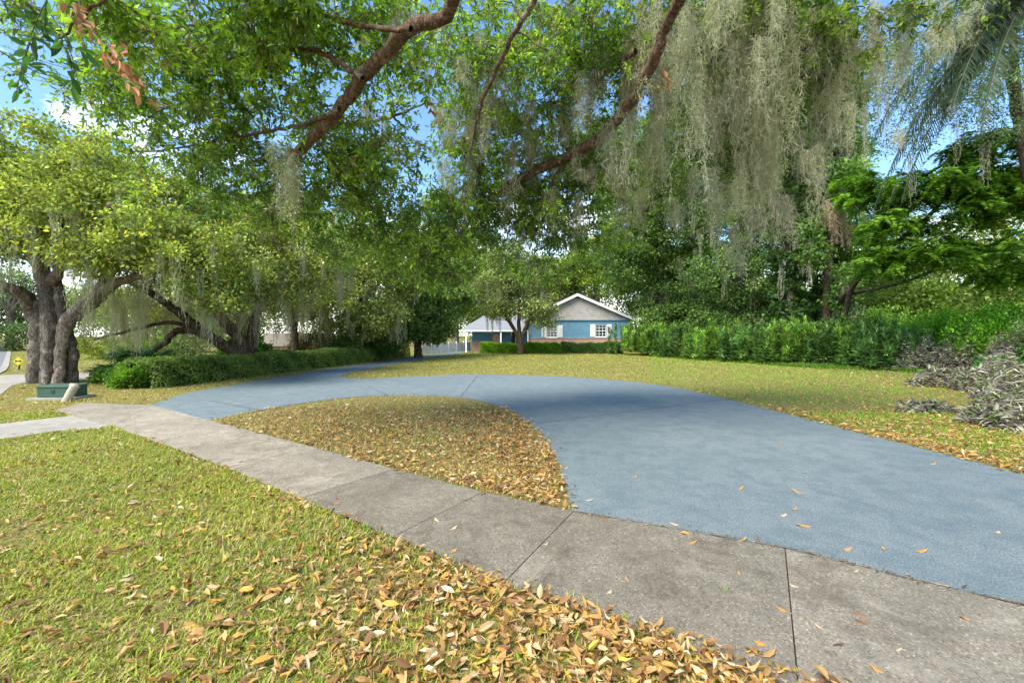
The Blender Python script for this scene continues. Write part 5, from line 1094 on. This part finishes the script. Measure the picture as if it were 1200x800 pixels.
# ---------------------------------------------------------------- single fallen leaves on the paving
M['leafsolo'] = M['dry']
solo = [  # x, y, len px, angle, colour, label
 (890,758,26,2.6,'o','tan curled leaf left of the slab joint near the bottom'),(1030,790,24,2.3,'o','orange leaf at the bottom edge right of the slab joint'),(833,766,18,2.4,'y','yellow green leaf lying alone near the bottom of the sidewalk'),
 (846,694,14,.2,'g','small green leaf in the middle of the speckled slab'),(917,718,26,2.4,'o','long orange leaf just left of the dark slab joint'),(1012,733,30,2.7,'b','long brown leaf right of the slab joint'),
 (1009,724,12,2.5,'b','tiny brown leaf just above the long brown one'),(984,760,16,.1,'d','dark leaf flat on the right slab'),(1132,728,30,3.0,'o','tan leaf near the right end of the sidewalk'),
 (1103,688,22,2.8,'t','pale leaf resting on the seam at the right'),(960,738,12,2.0,'t','small tan leaf on the right slab close to the joint'),(1054,765,10,.3,'t','pale chip of a leaf on the right slab low down'),
 (809,639,16,.4,'o','curled orange leaf beside the seam on the speckled slab'),(868,635,14,.2,'o','brown leaf lying in the seam between sidewalk and driveway'),(788,616,14,2.8,'t','tan leaf on the seam right of the island tip'),
 (930,690,10,2.5,'t','small leaf at the dark joint midway'),(866,675,8,1.2,'o','tiny orange leaf on the speckled slab'),(782,750,12,1.3,'o','orange leaf at the edge of the leaf pile'),(715,697,10,.5,'t','small tan leaf near the sidewalk middle'),
 (935,578,12,2.0,'o','orange leaf upper of the pair on the driveway middle'),(932,598,10,.4,'o','orange leaf lower of the pair on the driveway middle'),(943,618,16,2.9,'o','tan leaf on the driveway near the seam'),
 (918,606,8,.3,'t','small pale leaf on the driveway left of the tan one'),(993,646,10,.1,'o','leaf on the driveway just above the seam'),(1035,645,9,1.2,'o','lone orange leaf on the driveway right of the joint line'),
 (1080,648,14,.1,'o','orange brown leaf on the driveway toward the right'),(1170,626,9,.6,'t','pale leaf on the driveway close to the right edge'),(1093,545,10,.1,'o','leaf on the driveway near the right grass edge'),
 (915,521,7,.1,'o','far small leaf on the upper driveway'),(867,574,9,.5,'o','small leaf on the driveway left part'),(530,622,10,.8,'t','small tan leaf on the dark sidewalk slab'),(532,648,12,.7,'o','orange leaf on the dark slab beside the grass'),
 (512,612,9,2.2,'t','pale leaf on the dark slab left part'),(640,640,9,.3,'t','tan leaf right of the diagonal slab joint'),(735,682,9,1.9,'o','small orange leaf on the speckled slab upper left'),(678,715,10,.6,'t','tan leaf near the sidewalk lower edge'),
 (1004,672,9,.2,'t','small leaf on the right slab below the seam'),(690,588,9,.1,'t','pale leaf on the driveway beside the island tip'),(745,560,8,.9,'o','small leaf on the driveway above the island tip'),(1130,690,9,.2,'d','dark small leaf in the seam far right')]
pc = {'o': (.50, .26, .08), 'y': (.45, .45, .05), 'g': (.12, .22, .05), 'b': (.27, .13, .05), 'd': (.10, .07, .05), 't': (.58, .42, .24)}
for i, (x, y, ln, an, cc, lb) in enumerate(solo):
    rs = R(700+i); a = G(x, y); L_ = max(.035, min(.11, ln/F*a[1]*1.1)); d = np.array([[math.cos(an), math.sin(an), .06]]); nrm = np.array([[rs.normal(0, .15), rs.normal(0, .15), 1.]])
    o = link('fallen_leaf', leaves('fallen_leaf', np.array([[0, 0, 0.]])-d*L_*.5, d, nrm, np.array([L_*(.7+.5*rs.rand())]), np.array([L_*(.28+.22*rs.rand())]), np.array([pc[cc]]), 'leaf', curl=np.array([-.4-.9*rs.rand()])), M['dry'])
    o.location = (a[0], a[1], .021); tag(o, lb, 'fallen leaf', 'single leaves scattered on the paving')

# ---------------------------------------------------------------- light, sky, camera
SUN_EL, SUN_AZ = math.radians(52), math.radians(222)     # compass-like: direction the sun stands, from +Y clockwise
sv = Vector((math.sin(SUN_AZ)*math.cos(SUN_EL), math.cos(SUN_AZ)*math.cos(SUN_EL), math.sin(SUN_EL)))
ld = bpy.data.lights.new('sun', 'SUN'); ld.energy = 2.5; ld.angle = math.radians(38); ld.color = (1, .93, .80)
so = bpy.data.objects.new('sun', ld); COL.objects.link(so); so.rotation_euler = (-sv).to_track_quat('-Z', 'Y').to_euler(); so.location = (0, 0, 30)
wd = bpy.data.worlds.new('World'); sc.world = wd; wd.use_nodes = True; t = wd.node_tree; t.nodes.clear()
out = t.nodes.new('ShaderNodeOutputWorld'); bg = t.nodes.new('ShaderNodeBackground'); sky = t.nodes.new('ShaderNodeTexSky'); sky.sky_type = 'NISHITA'; sky.sun_disc = False
sky.sun_elevation = SUN_EL; sky.sun_rotation = SUN_AZ; sky.air_density = 1.0; sky.dust_density = .3; sky.ozone_density = 1.6
tc = t.nodes.new('ShaderNodeTexCoord'); mp = t.nodes.new('ShaderNodeMapping'); mp.inputs['Scale'].default_value = (1, 1, 2.6); t.links.new(tc.outputs['Generated'], mp.inputs[0])
nz_ = noise(t, mp.outputs[0], 2.6, 8, .62, .3)
sx = t.nodes.new('ShaderNodeSeparateXYZ'); t.links.new(tc.outputs['Generated'], sx.inputs[0])
mr = t.nodes.new('ShaderNodeMapRange'); mr.inputs['From Min'].default_value = .05; mr.inputs['From Max'].default_value = .42; mr.inputs['To Min'].default_value = .24; mr.inputs['To Max'].default_value = -.07
t.links.new(sx.outputs['Z'], mr.inputs['Value']); ad = t.nodes.new('ShaderNodeMath'); ad.operation = 'ADD'; t.links.new(nz_, ad.inputs[0]); t.links.new(mr.outputs[0], ad.inputs[1])
cf_ = ramp(t, ad.outputs[0], [(.58, (0, 0, 0)), (.74, (1, 1, 1))])
hs = t.nodes.new('ShaderNodeHueSaturation'); hs.inputs['Saturation'].default_value = 1.15; hs.inputs['Value'].default_value = .72; t.links.new(sky.outputs[0], hs.inputs['Color'])
cm = mix(t, cf_, hs.outputs[0], (6.4, 6.2, 5.9)); t.links.new(cm, bg.inputs['Color']); bg.inputs['Strength'].default_value = .15
t.links.new(bg.outputs[0], out.inputs['Surface'])
cam = bpy.data.cameras.new('camera'); co = bpy.data.objects.new('camera', cam); COL.objects.link(co); sc.camera = co
co.location = (0, 0, CAMH); co.rotation_euler = (PI/2, 0, 0); cam.sensor_width = 36; cam.lens = 36*F/1200; cam.shift_y = -(400-HZ)/1200; cam.clip_start = .05; cam.clip_end = 2000
sc.view_settings.view_transform = 'Standard'; sc.view_settings.look = 'None'; sc.view_settings.exposure = 1.72; sc.view_settings.gamma = 1; sc.view_settings.use_curve_mapping = False
sc.render.engine = 'CYCLES'
sc.cycles.max_bounces = 7; sc.cycles.diffuse_bounces = 4; sc.cycles.transmission_bounces = 4; sc.cycles.glossy_bounces = 2
print('faces', sum(len(m.polygons) for m in bpy.data.meshes))
